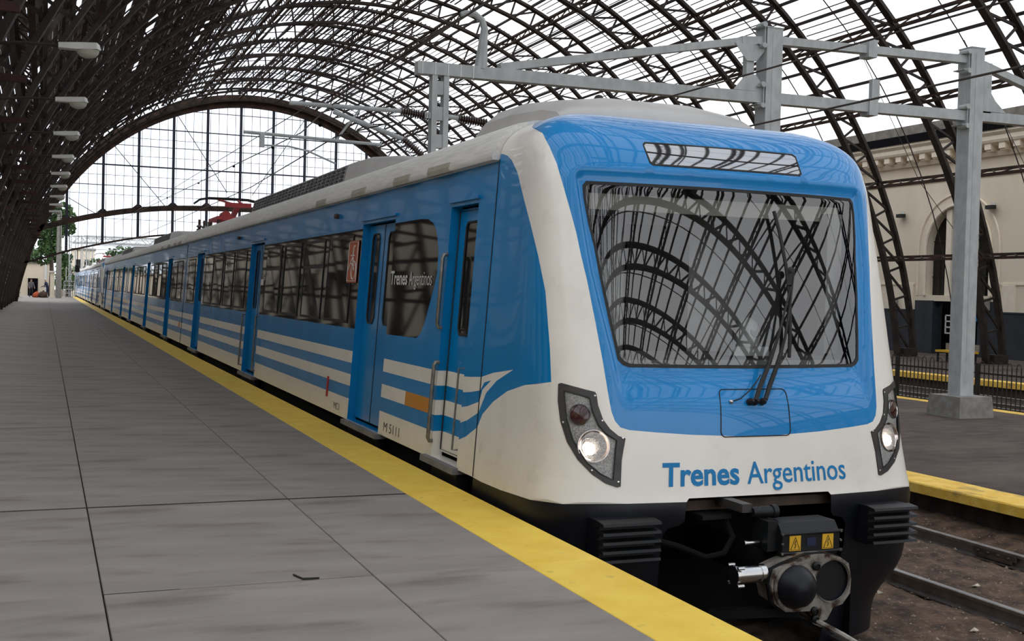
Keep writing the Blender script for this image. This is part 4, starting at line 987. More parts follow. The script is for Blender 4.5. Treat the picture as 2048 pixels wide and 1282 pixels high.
def brace_mesh(sel, name):
    m = MB()
    for i, p, q in sel: m.bar(p, q, .085, .07, (0, 1, 0))
    m = m.mesh(name); m.materials.append(MATS['roof_iron']); return m
near_sel = [b for b in brs if ths[b[0]] < 66]
far_all = brace_mesh(brs, 'lattice_bracing'); far_rest = brace_mesh([b for b in brs if b not in near_sel], 'lattice_bracing')
near_m = [brace_mesh([b], 'brace') for b in near_sel]
NUM = ['first','second','third','fourth','fifth','sixth','seventh','eighth','ninth','tenth','eleventh','twelfth','thirteenth','fourteenth','fifteenth','sixteenth','seventeenth','eighteenth','nineteenth','twentieth','twenty-first','twenty-second','twenty-third','twenty-fourth','twenty-fifth','twenty-sixth','twenty-seventh','twenty-eighth','twenty-ninth','thirtieth']
RY = [33.77+4.92*k for k in range(12, -14, -1)]
foot = MB().box(-.35, .35, -.3, .3, -.35, .25).mesh('foot_plate'); foot.materials.append(MATS['roof_iron'])
for k, y in enumerate(RY):
    o = thing('arch_rib', f'dark iron lattice roof arch, {NUM[k]} one counting from the glazed gable', 'roof arch', (AX, y, 0), 'roof arches of the train shed')
    def put(name, m, loc=(-AX, 0, 0)):
        q = bpy.data.objects.new(name, m); COL.objects.link(q); q.parent = o; q.location = loc; return q
    put('outer_chord', ch_o); put('inner_chord', ch_i)
    if 23 < y < 45:
        put('lattice_bracing', far_rest)['kind'] = 'stuff'
        for m in near_m: put('brace', m)
    else: put('lattice_bracing', far_all)['kind'] = 'stuff'
    put('foot_plate', foot, (ap(TH0, RO-RD/2).x-AX, 0, ZP+.1)); put('foot_plate', foot, (ap(TH1, RO-RD/2).x-AX, 0, .1))
YR0, YR1 = RY[-1], 95.2
MAIN = [18.8+9.36*i for i in range(17)]
for k, d in enumerate(MAIN):
    o = thing('purlin_truss', f'long rusty lattice purlin, {NUM[k]} up from the cream wall', 'purlin', tuple(ap(d, RO)), 'lattice purlins of the train shed')
    dep = .42; top = ap(d, RO-.08); bot = ap(d, RO-.08-dep)
    mt = 'roof_iron_rusty'
    MB().bar((top.x, YR0, top.z), (top.x, YR1, top.z), .14, .10).build('top_chord', mt, o)
    MB().bar((bot.x, YR0, bot.z), (bot.x, YR1, bot.z), .14, .10).build('bottom_chord', mt, o)
    m = MB(); y = YR0; f = 0
    while y < YR1-.6:
        p, q = (top, bot) if f % 2 == 0 else (bot, top)
        m.bar((p.x, y, p.z), (q.x, y+.615, q.z), .05, .04); y += .615; f += 1
    m.build('lacing', mt, o)['kind'] = 'stuff'
for k, d in enumerate([x for a in MAIN for x in (a+3.12, a+6.24)][4:33]):
    p = ap(d, RO-.02)
    tag(MB().bar((p.x, YR0, p.z), (p.x, YR1, p.z), .10, .10).build('purlin_bar', 'roof_iron'), f'plain iron purlin bar running the shed length, {NUM[k]} up from the cream wall', 'purlin', 'plain purlin bars')
# thin sag rods following the curve between the ribs
mb = MB()
for y in [RY[i]+2.46 for i in range(1, len(RY))]:
    mb.tube([ap(d, RO-.02, y) for d in np.linspace(12, 168, 40)], .028, 4)
tag(mb.build('sag_rods', 'roof_iron'), 'thin curved iron bars between the roof arches', 'roof bar', kind='stuff')
# glazing bars and roof boards: the largest in view as pieces, the rest joined
rr = random.Random(3)
roofd = thing('roof_covering', 'broken roof covering of dark battens and boards over the arches', 'roof covering', (AX, YR0, 17))
pieces = []
def arc_step(d, s): return d+math.degrees(s/(RO*1.03))
blocks = {}
def present(d, kb, pr):
    key = (int(d/4.68), kb)
    if key not in blocks: blocks[key] = rr.random()
    return blocks[key] < pr
d = 47.2
while d < 157.5:
    if d < 76: w, step, pr = .035, .29, (.75 if d < 66 else .62)
    elif d < 112: w, step, pr = .075, .27, .8
    else: w, step, pr = .21, .27, .96
    for kb in range(len(RY)-1):
        y0, y1 = RY[kb+1], RY[kb]
        if y0 > 8 and present(d, kb, pr) and rr.random() < (.97 if d < 112 else .92): pieces.append((d+rr.uniform(-.04, .04), y0, y1, w))
    d = arc_step(d, step)
big = [p for p in pieces if 14 < p[1] < 50 and p[0] < 62] + [p for p in pieces if p[3] > .1 and 28 < p[1] < 60 and 118 < p[0] < 150]
big = set(sorted(big, key=lambda p: p[1]*(1 if p[3] < .1 else .6))[:300])
def batten(m, p):
    a = ap(p[0], RO+.10); b = Vector((AX, 0, AZ)); up = (a-Vector((AX, 0, AZ))); up.y = 0
    m.bar((a.x, p[1]+.05, a.z), (a.x, p[2]-.05, a.z), p[3], .03, up)
ms = {'roof_iron': MB(), 'roof_board': MB()}
for p in pieces:
    mt = 'roof_board' if p[3] > .1 else 'roof_iron'
    if p in big:
        m = MB(); batten(m, p); m.build('roof_batten' if p[3] < .1 else 'roof_board', mt, roofd)
    else: batten(ms[mt], p)
for mt, m in ms.items(): m.build('roof_battens' if mt == 'roof_iron' else 'roof_boards', mt, roofd)['kind'] = 'stuff'
# horizontal red beams from the left feet of the arches
for k, y in enumerate(RY):
    if 13 < y < 92:
        p = ap(180-math.degrees(math.asin((4.64-AZ)/(AE*(RO-RD)))), RO-RD)
        tag(MB().box(-6.2, -.30, y-.05, y+.05, 4.59, 4.70).build('tie_beam', 'red_iron'), f'dark red horizontal beam at the foot of the {NUM[k]} arch from the gable', 'beam', 'red tie beams')
# ------------------------------------------------------------------ glazed gable
GZB = [(-3, 2.6), (-.73, 3.18), (2.1, 4.12), (8.76, 5.48), (15.5, 5.9), (22, 5.6), (30, 4.2), (34, 2.6)]
GZC = [(-3, 4.5), (.47, 5.94), (6.58, 7.35), (9.26, 7.64), (15.6, 7.82), (24.56, 7.41), (31, 6.0), (34.5, 4.4)]
def gable(y, name, label):
    g = thing(name, label, 'gable', (AX, y, 5))
    def top(x): 
        u = (x-AX)/(RO-RD); return AZ+AE*(RO-RD)*math.sqrt(max(0, 1-u*u))
    xs = [14.57+2.62*k for k in range(-6, 8)]
    for R_, w in ((RO-RD+.42, 1.05), (RO-RD-.02, .30)):
        m = MB(); prev = None
        for d in np.linspace(8, 171, 60):
            q = ap(d, R_, y)
            if prev is not None: m.bar(prev, q, .5, w, (0, 1, 0))
            prev = q
        m.build('arch_beam', 'roof_iron_rusty', g)
    for x in xs:
        zb = float(pw(np.array([x]), GZB)[0]); zt_ = top(x)
        if zt_ > zb+.3: MB().box(x-.10, x+.10, y-.10, y+.10, zb, zt_).build('mullion', 'gable_iron', g)
    x = -2.9
    while x < 33.8:
        zb = float(pw(np.array([x]), GZB)[0]); zt_ = top(x)
        if zt_ > zb+.2: MB().box(x-.018, x+.018, y-.02, y+.02, zb, zt_).build('glazing_bar', 'gable_iron', g)
        x += .655
    for z, w in ((15.4, .05), (13.8, .08), (13.0, .03), (12.4, .05), (11.6, .03), (10.8, .11), (10.0, .03), (9.2, .06), (8.5, .03), (6.6, .03)):
        dx = (RO-RD)*math.sqrt(max(0, 1-((z-AZ)/(AE*(RO-RD)))**2))
        x0 = max(AX-dx, -3); x1 = min(AX+dx, 34)
        MB().box(x0, x1, y-.05, y+.05, z-w/2, z+w/2).build('transom', 'gable_iron', g)
    for tab, w, nm in ((GZC, .42, 'tie_chord'), (GZB, .14, 'bottom_chord')):
        m = MB(); prev = None
        for x in np.linspace(-2.8, 34.0, 40):
            q = Vector((x, y, float(pw(np.array([x]), tab)[0])))
            if prev is not None: m.bar(prev, q, .3, w)
            prev = q
        m.build(nm, 'roof_iron_rusty', g)
    for (a, b) in (((9.43, 15.25), (13.55, 9.1)), ((4.9, 12.24), (8.92, 7.55)), ((1.58, 8.06), (4.07, 6.64)), ((19.72, 15.44), (15.55, 9.0)), ((25.2, 12.2), (21.2, 7.6)), ((28.5, 9.5), (26.0, 7.3))):
        MB().bar((a[0], y-.06, a[1]), (b[0], y-.06, b[1]), .07, .05).build('diagonal_tie', 'gable_iron', g)
    for x in xs:
        z = float(pw(np.array([x]), GZC)[0])
        if top(x) > z+.5: MB().prism([(x-.45, z+.15), (x+.45, z+.15), (x+.1, z+.45), (x-.1, z+.45)], lambda a, b: (a, y-.08, b), lambda a, b: (a, y+.08, b)).build('gusset', 'roof_iron_rusty', g)
gable(95.2, 'gable_screen', 'arched iron gable screen with thin glazing bars at the far end')

# ------------------------------------------------------------------ overhead line gantry
GY = 18.06
bm_ = thing('overhead_gantry', 'grey steel overhead line gantry with two masts and beams spanning above the train', 'gantry', (12.35, GY, ZP))
def hpost(x, z0, z1):
    w = .17
    c = MB().box(x-w, x+w, GY-w, GY+w, z0, z1).build('mast', 'galvanised', bm_)
    MB().box(x-w-.012, x+w+.012, GY-w-.012, GY+w+.012, z1, z1+.02).build('cap', 'galvanised', c)
    MB().box(x-.05, x-.035, GY-w-.006, GY-w, z0+.4, z1-.1).build('weld_seam', 'galvanised', c)
    return c
g1 = hpost(12.35, ZP+.3, 6.57); g2 = hpost(17.16, ZP+.40, 6.70)
MB().add([(16.72,GY-.46,ZP),(17.60,GY-.46,ZP),(17.60,GY+.46,ZP),(16.72,GY+.46,ZP),(16.75,GY-.43,ZP+.42),(17.57,GY-.43,ZP+.42),(17.57,GY+.43,ZP+.42),(16.75,GY+.43,ZP+.42)],
         [(0,3,2,1),(4,5,6,7),(0,1,5,4),(1,2,6,5),(2,3,7,6),(3,0,4,7)]).build('concrete_base', 'concrete', bm_)
MB().box(11.95, 12.75, GY-.4, GY+.4, ZP, ZP+.35).build('concrete_base', 'concrete', bm_)
def gb(p, q, w=.20, h=.20, nm='beam'):
    return MB().bar(p, q, w, h).build(nm, 'galvanised', bm_)
gb((5.55, GY, 5.22), (12.16, GY, 5.30)); gb((12.54, GY, 5.31), (16.97, GY, 5.36)); gb((17.35, GY, 5.38), (24.5, GY, 5.42))
gb((7.0, GY, 5.36), (11.75, GY, 6.30), .16, .13, 'stay'); gb((11.70, GY, 6.30), (12.16, GY, 6.34), .18, .15, 'stay'); gb((12.54, GY, 6.38), (16.97, GY, 6.48), .18, .15, 'upper_beam')
gb((17.42, GY, 6.42), (20.9, GY, 5.5), .16, .14, 'stay')
gb((11.90, GY, 5.40), (11.90, GY, 6.25), .16, .13, 'strut'); gb((17.50, GY, 5.45), (17.50, GY, 6.45), .20, .20, 'strut')
for (x, z, s) in ((11.90, 5.40, 1), (11.90, 6.24, -1)):
    MB().prism([(x-.36, z), (x+.36, z), (x+.10, z+.30*s), (x-.10, z+.30*s)], lambda a, b: (a, GY-.10, b), lambda a, b: (a, GY-.085, b)).build('gusset', 'galvanised', bm_)
MB().prism([(17.60, 5.47), (18.0, 5.48), (17.72, 5.70), (17.60, 5.85)], lambda a, b: (a, GY-.1, b), lambda a, b: (a, GY-.085, b)).build('gusset', 'galvanised', bm_)
for x in (12.16, 16.97):
    for z in (5.33, 6.42):
        m = MB().box(x-.14, x+.02, GY-.15, GY+.15, z-.17, z-.15).box(x-.14, x+.02, GY-.15, GY+.15, z+.15, z+.17).box(x-.02, x, GY-.15, GY+.15, z-.15, z+.15)
        m.build('clamp', 'galvanised', bm_)
        for sz in (-1, 1): MB().lathe([(.05, -.12), (.05, .12)], (x-.06, GY-.1, z+sz*.19), (0, 1, 0), 10).build('bolt', 'galvanised', bm_)
for x, z in ((14.66, 5.33), (14.60, 6.43)):
    MB().box(x-.10, x+.10, GY-.14, GY+.14, z-.16, z+.16).box(x+.02, x+.20, GY-.05, GY+.05, z+.16, z+(.55 if z < 6 else .2)).build('wire_clamp', 'galvanised', bm_)
for i in range(5): MB().box(5.62+.22*i, 5.635+.22*i, GY-.108, GY+.108, 5.12, 5.33).build('rib', 'white_plastic', bm_)
MB().tube([(6.67, GY, 5.30), (6.70, GY, 5.75), (6.72, GY, 5.98), (6.67, GY, 6.12), (6.55, GY, 6.20), (6.38, GY, 6.20), (6.30, GY, 6.17)], .06, 8, rs=[.12, .08, .065, .06, .055, .05, .04]).build('feeder_hook', 'galvanised', bm_, True)
# drop post with slotted plates
dp_ = thing('drop_post', 'slotted grey drop post hanging from the gantry beam above the train', 'post', (5.95, GY, 3.5))
for dx in (-.10, .10): MB().box(5.95+dx-.045, 5.95+dx+.045, GY-.09, GY+.09, 3.5, 5.12).build('leg', 'galvanised', dp_)
for z in (3.6, 4.05, 4.5, 4.92): MB().box(5.95-.06, 5.95+.06, GY-.07, GY+.07, z-.11, z+.11).build('batten_plate', 'galvanised', dp_)
def insul(p, q, parent):
    p = Vector(p); q = Vector(q); L = (q-p).length; prof = [(.028, 0)]
    n = 12
    for i in range(n):
        h = L*(i+.3)/n; prof += [(.035, h), (.075, h+L*.25/n), (.075, h+L*.33/n), (.035, h+L*.6/n)]
    prof.append((.028, L)); MB().lathe(prof, p, (q-p), 14).build('insulator', 'insulator', parent, True)
ct = thing('cantilever', 'galvanised cantilever with ribbed brown insulators holding the wire over the train', 'cantilever', (5.85, GY, 4.4), 'overhead line cantilevers')
insul((5.30, GY, 4.50), (5.78, GY, 4.45), ct); insul((5.34, GY, 4.06), (5.72, GY, 3.78), ct)
MB().tube([(3.50, GY, 4.48), (5.32, GY, 4.50)], .035, 8).build('top_tube', 'galvanised', ct, True)
MB().tube([(4.20, GY, 4.40), (5.36, GY, 4.05)], .038, 8).build('diagonal_tube', 'galvanised', ct, True)
MB().tube([(2.80, GY, 3.975), (5.0, GY, 3.93)], .026, 8).build('registration_tube', 'galvanised', ct, True)
MB().tube([(4.25, GY, 3.95), (4.65, GY, 4.5)], .02, 6).build('stay', 'galvanised', ct)
MB().box(3.05, 3.12, GY-.04, GY+.04, 3.76, 3.97).build('drop_bracket', 'galvanised', ct)
MB().tube([(3.08, GY, 3.79), (3.5, GY, 3.80), (3.8, GY, 3.75), (4.25, GY, 3.58)], .016, 6).build('steady_arm', 'galvanised', ct, True)
for z in (4.46, 3.76): MB().box(5.70, 5.86, GY-.06, GY+.06, z-.05, z+.05).build('hinge', 'galvanised', ct)
ct2 = thing('cantilever', 'ribbed brown insulator and arm on the far side of the drop post', 'cantilever', (6.1, GY, 4.4), 'overhead line cantilevers')
insul((6.28, GY, 4.46), (6.80, GY, 4.42), ct2); MB().tube([(6.05, GY, 4.48), (6.30, GY, 4.46)], .04, 8).build('hinge', 'galvanised', ct2)
MB().tube([(6.80, GY, 4.42), (8.7, GY, 4.42)], .035, 8).build('top_tube', 'galvanised', ct2, True)
# wires
def wire(name, pts, r, label): tag(MB().tube(pts, r, 5).build(name, 'wire_copper'), label, 'wire')
wire('contact_wire', [(8.6, -36, 3.88), (8.6, GY, 3.88), (8.6, 95, 3.95)], .013, 'thin contact wire above the empty track crossing behind the grey masts')
wire('messenger_wire', [(8.6, -36, 4.4), (8.6, 0, 4.5), (8.6, GY, 4.6), (8.6, 60, 4.7), (8.6, 95, 4.75)], .013, 'upper messenger wire above the empty track')
wire('contact_wire', [(XC, 17, 4.15), (XC-.6, GY, 4.02), (XC, 30, 4.14), (XC, 95, 4.3)], .012, 'thin contact wire above the train roof')
wire('messenger_wire', [(XC, 6.0, 5.5), (XC, 12.9, 5.08), (XC-.7, GY, 4.5), (XC, 23.8, 4.8), (XC, 60, 5.5), (XC, 95, 6.2)], .013, 'messenger wire rising above the train roof towards the camera')
wire('feeder_wire', [(6.45, -36, 6.1), (6.45, GY, 6.22), (6.45, 26, 6.4), (6.45, 95, 7.2)], .014, 'high feeder cable held by the curved hook')
for k, y in enumerate((22, 27, 33, 41, 52)):
    tag(MB().lathe([(.01, -.05), (.035, -.02), (.035, .02), (.01, .05)], (XC, y, 4.75+(y-23)*.02), (0, 1, 0), 8).build('line_insulator', 'dark_void'), f'small dark bead insulator on the messenger wire, {NUM[k]} from the gantry', 'insulator', 'bead insulators on the wire')
for x, y, k in ((29.3, 33.2, 'left'), (33.0, 31.5, 'right')):
    tag(MB().tube([(x-1.2, y+2.4, 11.5), (x, y, 6.0), (x+1.8, y-1.4, 2.8)], .012, 4).build('hanging_cable', 'fence_iron'), f'thin dark cable hanging in front of the cream wall, {k} one', 'cable', 'hanging cables')

# ------------------------------------------------------------------ platform lamps on the left
for k in range(9):
    y = 16.6+4.92*k
    o = thing('platform_lamp', f'white street-lamp style luminaire over the platform, {NUM[k]} from the camera', 'lamp', (.38, y, 4.7), 'white platform lamps')
    MB().add([(.12,y-.07,4.71),(.34,y-.08,4.71),(.60,y-.10,4.73),(.66,y,4.73),(.60,y+.10,4.73),(.34,y+.08,4.71),(.12,y+.07,4.71),
              (.12,y-.06,4.78),(.34,y-.07,4.80),(.60,y-.07,4.82),(.64,y,4.80),(.60,y+.07,4.82),(.34,y+.07,4.80),(.12,y+.06,4.78)],
             [(0,1,2,3,4,5,6),(13,12,11,10,9,8,7)]+[(i, (i+1) % 7, 7+(i+1) % 7, 7+i) for i in range(7)]).build('housing', 'lamp_white', o)
    m = MB(); vs = []; n = 12
    for j, (s, h) in enumerate(((1, 0), (.92, -.05), (.65, -.095), (.25, -.115))):
        for i in range(n): t = 2*math.pi*i/n; vs.append((.49+.15*s*math.cos(t), y+.09*s*math.sin(t), 4.725+h))
    m.add(vs, [(j*n+i, j*n+(i+1) % n, (j+1)*n+(i+1) % n, (j+1)*n+i) for j in range(3) for i in range(n)]+[tuple(range(3*n, 4*n))]).build('lens_bowl', 'lamp_lens', o, True)
    MB().tube([(.14, y, 4.745), (-.3, y, 4.74), (-1.1, y, 4.64)], .025, 6).build('arm', 'roof_iron', o)
    MB().box(-1.2, -1.1, y-2.46, y+2.46, 4.58, 4.70).build('support_rail', 'roof_iron', o)

# ------------------------------------------------------------------ far end of the platform
pole = thing('concrete_pole', 'pale concrete pole at the far end of the platform', 'pole', (1.2, 118, 0))
MB().add([(1.2+a*.27, 118+b*.27, 0) for a, b in ((-1,-1),(1,-1),(1,1),(-1,1))]+[(1.2+a*.2, 118+b*.2, 8.2) for a, b in ((-1,-1),(1,-1),(1,1),(-1,1))], [(0,3,2,1),(4,5,6,7),(0,1,5,4),(1,2,6,5),(2,3,7,6),(3,0,4,7)]).build('shaft', 'concrete', pole)
MB().box(.95, 1.45, 117.7, 118.3, 0, .25).build('plinth', 'concrete', pole)
kk = thing('platform_cabinet', 'cream cabinet with white lid beside the concrete pole', 'cabinet', (.6, 119, 0))
MB().box(.45, .85, 118.7, 119.2, 0, 2.45).build('body', 'cream_trim', kk); MB().box(.3, 1.0, 118.5, 119.4, 2.45, 2.58).build('lid', 'white_plastic', kk)
lamp = thing('signal_lantern', 'small dark signal lantern hanging at the gable end', 'lantern', (2.3, 95.2, 2.6))
MB().tube([(2.3, 95.2, 4.15), (2.3, 95.2, 2.9)], .03, 5).build('drop_rod', 'fence_iron', lamp); MB().lathe([(.12, 0), (.2, .05), (.17, .5), (.08, .6)], (2.3, 95.2, 2.35), (0, 0, 1), 10).build('housing', 'fence_iron', lamp)
bd = thing('far_building', 'low cream building beyond the end of the platform', 'building', (-3, 150, -1.2))
MB().box(-9, .6, 150, 156, -1.2, 3.7).build('wall', 'cream_wall', bd); MB().box(-9.2, .8, 149.8, 156.2, 3.7, 3.9).build('roof', 'parapet', bd)
MB().box(-1.9, -.8, 149.9, 150.1, -1.2, 1.9).build('doorway', 'dark_void', bd)
MB().box(-.05, .18, 149.8, 150, .2, 4.2).build('downpipe', 'white_plastic', bd)
b2 = thing('far_building', 'small pale block behind the overhead masts at far left', 'building', (4, 230, -1.2))
MB().box(4.6, 8.6, 230, 236, -1.2, 7.5).build('wall', 'cream_trim', b2); MB().box(4.4, 8.8, 229.8, 236.2, 7.5, 7.9).build('roof', 'parapet', b2)
for x in (5.2, 6.8): MB().box(x, x+.9, 229.9, 230.05, 4.2, 5.8).build('window', 'side_glass', b2)
gt = thing('end_gate', 'white barred gate between the pole and the train', 'gate', (2.0, 124, 0))
for i in range(6): MB().box(1.75+.2*i, 1.80+.2*i, 124, 124.05, 0, 1.7).build('upright', 'white_plastic' if i in (0, 5) else 'fence_iron', gt)
for z in (.4, .8, 1.2, 1.6): MB().box(1.75, 2.8, 124, 124.05, z, z+.05).build('bar', 'white_plastic', gt)
tr = random.Random(11)
def tree(x, y, zc, rx, rz, n, name, label, mt, trunk=.3, sz=.35):
    o = thing(name, label, 'tree', (x, y, -1.2), None)
    m = MB(); blobs = [(tr.uniform(-.6, .6)*rx, tr.uniform(-.6, .6)*rx, tr.uniform(-.65, .75)*rz, tr.uniform(.3, .5)*rx) for _ in range(16)]
    for k in range(n):
        bx, by, bz, br = tr.choice(blobs); u = Vector((tr.gauss(0, 1), tr.gauss(0, 1), tr.gauss(0, 1))).normalized()*br*tr.uniform(.6, 1.05)
        c = Vector((x+bx, y+by, zc+bz))+u; a = Vector((tr.gauss(0, 1), tr.gauss(0, 1), tr.gauss(0, 1))).normalized()*sz*tr.uniform(.5, 1); b = a.cross(Vector((tr.gauss(0, 1), tr.gauss(0, 1), tr.gauss(0, 1)))).normalized()*a.length*.5
        m.add([c-a, c+b, c+a, c-b], [(0,1,2,3)])
    m.build('crown', mt, o)['kind'] = 'stuff'
    t = MB().tube([(x, y, -1.2), (x+.1, y, zc*.4), (x, y, zc)], trunk, 8, rs=[trunk, trunk*.8, trunk*.4])
    for k in range(6):
        bx, by, bz, br = blobs[k]; t.tube([(x, y, zc*.55), (x+bx*.5, y+by*.5, zc*.75+bz*.4), (x+bx, y+by, zc+bz)], .1, 5, rs=[.12, .08, .03])
    t.build('trunk', 'bark', o)
tree(.6, 142, 6.8, 2.6, 4.0, 3800, 'leafy_tree', 'tall dark green tree beside the concrete pole at the platform end', 'leaf')
tree(-3.5, 163, 4.5, 3.2, 2.5, 1600, 'leafy_tree', 'low tree over the cream building roof', 'leaf')
tree(10, 215, 3.0, 3.5, 2.4, 1300, 'leafy_tree', 'pale green bushy tree behind the masts, nearer the pole', 'leaf_pale', sz=.5)
tree(19, 225, 3.4, 4.0, 2.6, 1300, 'leafy_tree', 'pale green bushy tree behind the masts, nearer the train roof', 'leaf_pale', sz=.5)
tree(15, 260, 5.0, 3.5, 4.6, 1300, 'leafy_tree', 'dark conical tree far beyond the tracks', 'leaf', sz=.6)
for k, (x, y, zc_, rx, rz) in enumerate(((3.4, 196, 2.2, 2.4, 2.2), (6.4, 240, 3.2, 3.0, 2.8), (14.5, 205, 2.4, 3.2, 2.2), (24.5, 215, 3.0, 3.6, 2.6), (30, 205, 2.6, 3.6, 2.4), (37, 225, 3.6, 4.2, 3.2))):
    tree(x, y, zc_, rx, rz, 1200, 'leafy_tree', ['pale green tree just right of the concrete pole', 'pale green tree behind the small pale block', 'pale green tree above the far train roof', 'pale green tree behind the second pantograph', 'pale green tree behind the train roof housing', 'pale green tree hidden low beyond the gable on the right'][k], 'leaf_pale' if k % 2 == 0 else 'leaf', sz=.5)
def portal(y, x0, x1, zt_, label):
    o = thing('catenary_portal', label, 'portal', (x0, y, -1.2), 'catenary portals beyond the shed')
    for x in (x0, x1):
        m = MB()
        for a in (-.3, .3):
            for b in (-.3, .3): m.bar((x+a, y+b, -1.2), (x+a, y+b, zt_+.8), .09)
        z = -1.2; f = 1
        while z < zt_: m.bar((x-.3*f, y-.3, z), (x+.3*f, y-.3, z+.8), .05); z += .8; f = -f
        m.build('lattice_leg', 'galvanised', o)
    m = MB().bar((x0, y, zt_), (x1, y, zt_), .12).bar((x0, y, zt_+.75), (x1, y, zt_+.75), .12); x = x0; f = 0
    while x < x1-.6: m.bar((x, y, zt_+.75*f), (x+.75, y, zt_+.75*(1-f)), .06); x += .75; f = 1-f
    m.build('lattice_girder', 'galvanised', o)
portal(128, 2.6, 27, 5.6, 'pale lattice catenary portal just beyond the gable, nearest one')
portal(165, 2.9, 30, 6.9, 'pale lattice catenary portal beyond the gable, second one')
portal(145, 4.2, 29, 6.3, 'pale lattice catenary portal beyond the gable, between the first and second')
portal(185, 5.5, 31, 7.4, 'pale lattice catenary portal beyond the gable, next to farthest')
portal(210, 7.2, 34, 7.2, 'pale lattice catenary portal beyond the gable, farthest one')
# benches and litter bins along the left edge of the platform
for k in range(6):
    y = 62+11*k
    o = thing('platform_bench', f'low pale bench along the left platform edge, {NUM[k]} from the camera', 'bench', (-2.3, y, 0), 'benches on the left of the platform')
    MB().box(-2.75, -2.2, y, y+6, .36, .46).build('seat', 'bench_grey', o); MB().box(-2.85, -2.75, y, y+6, .46, .95).build('backrest', 'bench_grey', o)
    for yy_ in (y+.4, y+3, y+5.6): MB().box(-2.7, -2.3, yy_-.06, yy_+.06, 0, .36).build('leg', 'concrete', o)

# ------------------------------------------------------------------ people far down the platform
def person(name_label, loc, face, joints, cols, zc, hat=None):
    o = thing('person', name_label, 'person', loc)
    me = bpy.data.meshes.new('body'); vs = [j[0] for j in joints]; es = [(j[1], i) for i, j in enumerate(joints) if j[1] is not None]
    me.from_pydata(vs, es, []); ob = bpy.data.objects.new('body', me); COL.objects.link(ob)
    sk = ob.modifiers.new('skin', 'SKIN'); sl = me.skin_vertices[0].data
    for i, j in enumerate(joints):
        r = j[2]; sl[i].radius = (r, r) if not isinstance(r, tuple) else r; sl[i].use_root = (i == 0)
    sb = ob.modifiers.new('sub', 'SUBSURF'); sb.levels = 2; sb.render_levels = 2
    dg = bpy.context.evaluated_depsgraph_get(); nm = bpy.data.meshes.new_from_object(ob.evaluated_get(dg)); bpy.data.objects.remove(ob)
    for c in cols: nm.materials.append(MATS[c])
    for p in nm.polygons:
        p.use_smooth = True; c = p.center; p.material_index = zc(c)
    b = bpy.data.objects.new('body', nm); COL.objects.link(b); b.parent = o; o.rotation_euler = (0, 0, face)
    return o
def hand_chain(J, w, d, s):
    # palm and five fingers from the wrist joint index w, pointing along d
    d = Vector(d).normalized(); side = Vector((0, 1, 0)) if abs(d.y) < .7 else Vector((1, 0, 0))
    wp_ = Vector(J[w][0]); J.append((tuple(wp_+d*.06), w, (.034, .018))); pi = len(J)-1
    for k, (off, ln) in enumerate(((-.028, .065), (-.010, .075), (.009, .072), (.026, .056))):
        q = Vector(J[pi][0])+side*off+d*.03; J.append((tuple(q), pi, .010)); J.append((tuple(q+d*ln*.6+Vector((s*.01, 0, 0))), len(J)-1, .009)); J.append((tuple(q+d*ln+Vector((s*.022, 0, 0))), len(J)-1, .008))
    q = wp_+d*.03-side*.035; J.append((tuple(q), w, .011)); J.append((tuple(q+d*.035-side*.018), len(J)-1, .010))
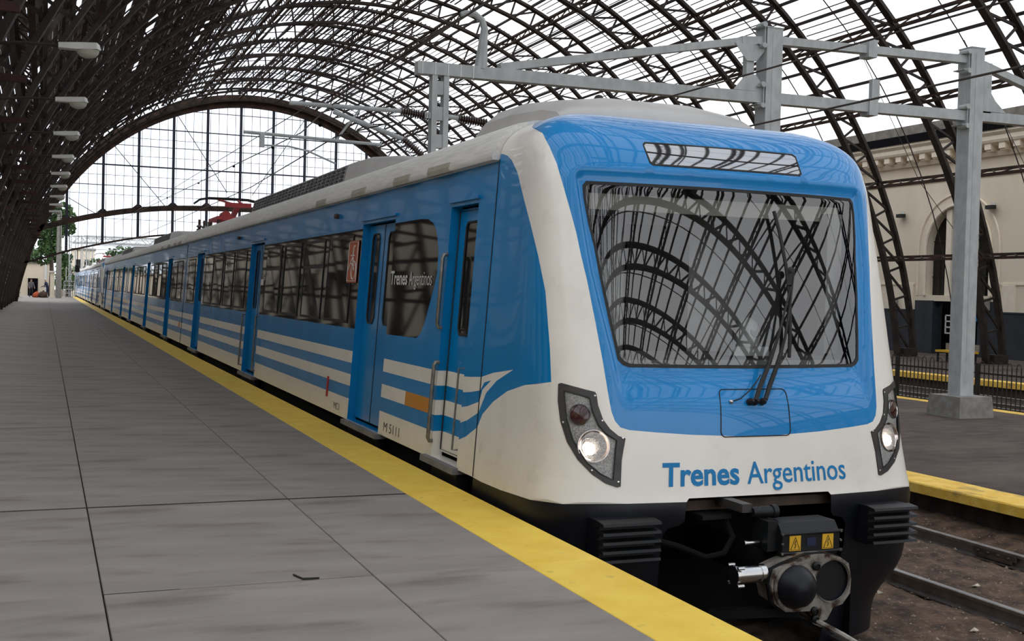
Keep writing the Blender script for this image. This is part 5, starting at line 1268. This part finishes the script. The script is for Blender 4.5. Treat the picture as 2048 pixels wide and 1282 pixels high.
def standing(bend=0., arm=.25, carry=.0):
    J = [((0, 0, .95), None, (.16, .12))]
    J.append(((bend*.3, 0, 1.18), 0, (.15, .11))); J.append(((bend*.8, 0, 1.42), 1, (.18, .11))); J.append(((bend*1.0, 0, 1.52), 2, .06)); J.append(((bend*1.15, 0, 1.62), 3, (.085, .095))); J.append(((bend*1.2, 0, 1.74), 4, (.075, .085)))
    for s in (-1, 1):
        k = len(J); J.append(((bend*.75, s*.20, 1.40), 2, .062)); J.append(((bend*.6+.02, s*.26, 1.13), k, .048)); J.append(((bend*.7+arm*.6, s*.25, .92+arm*.25), k+1, .036)); hand_chain(J, k+2, (arm*.5, 0, -1+arm), 1)
    for s in (-1, 1):
        k = len(J); J.append(((0, s*.10, .88), 0, .092)); J.append(((.02, s*.12, .50), k, .062)); J.append(((-.01, s*.13, .09), k+1, .045)); J.append(((.10, s*.14, .045), k+2, (.045, .035))); J.append(((.17, s*.145, .035), k+3, (.035, .025)))
    return J
def zc1(c): return 0 if c.z > 1.54 or (abs(c.y) > .2 and c.z < .98) else (1 if c.z > .93 else 2)
pA = person('person in a grey top and dark trousers standing by the cream building', (-1.25, 121, 0), -1.2, standing(.05, .3), ['skin', 'cloth_grey', 'cloth_dark'], zc1)
pB = person('person in navy clothes and a white cap bending over bags near the pole', (.25, 119.5, 0), 2.6, standing(.22, .55), ['skin', 'cloth_navy', 'cloth_navy'], zc1)
for o, bend, mt in ((pA, .05, 'hair_dark'), (pB, .22, 'cloth_white')):
    h = MB().lathe([(.098, -.02), (.104, .03), (.09, .08), (.05, .115), (0, .125)], (bend*1.2-.01, 0, 1.71), (0, 0, 1), 14, False).mesh('hair'); h.materials.append(MATS[mt])
    for p in h.polygons: p.use_smooth = True
    q = bpy.data.objects.new('hair' if mt == 'hair_dark' else 'cap', h); COL.objects.link(q); q.parent = o
    f = MB().lathe([(.012, 0), (.016, .02), (0, .035)], (bend*1.2+.085, 0, 1.655), (1, 0, -.2), 8).mesh('nose'); f.materials.append(MATS['skin'])
    q = bpy.data.objects.new('nose', f); COL.objects.link(q); q.parent = o
def sack(x, y, rx, rz, mt, label, cat, name):
    m = MB().lathe([(rx*.7, 0), (rx, rz*.25), (rx*.95, rz*.6), (rx*.6, rz*.9), (rx*.15, rz*1.0), (rx*.2, rz*1.12)], (x, y, 0), (0, 0, 1), 14)
    m.v = [(a+rx*.12*math.sin(7*b+5*c), b+rx*.12*math.sin(6*a+4*c), c) for a, b, c in m.v]
    tag(m.build(name, mt, None, True, 60), label, cat)
sack(-.75, 119.2, .32, .55, 'cloth_orange', 'orange bag standing on the platform between the two people', 'bag', 'orange_bag')
sack(-.15, 119.0, .42, .62, 'cloth_brown', 'large brown sack on the platform beside the bending person', 'bag', 'brown_sack')
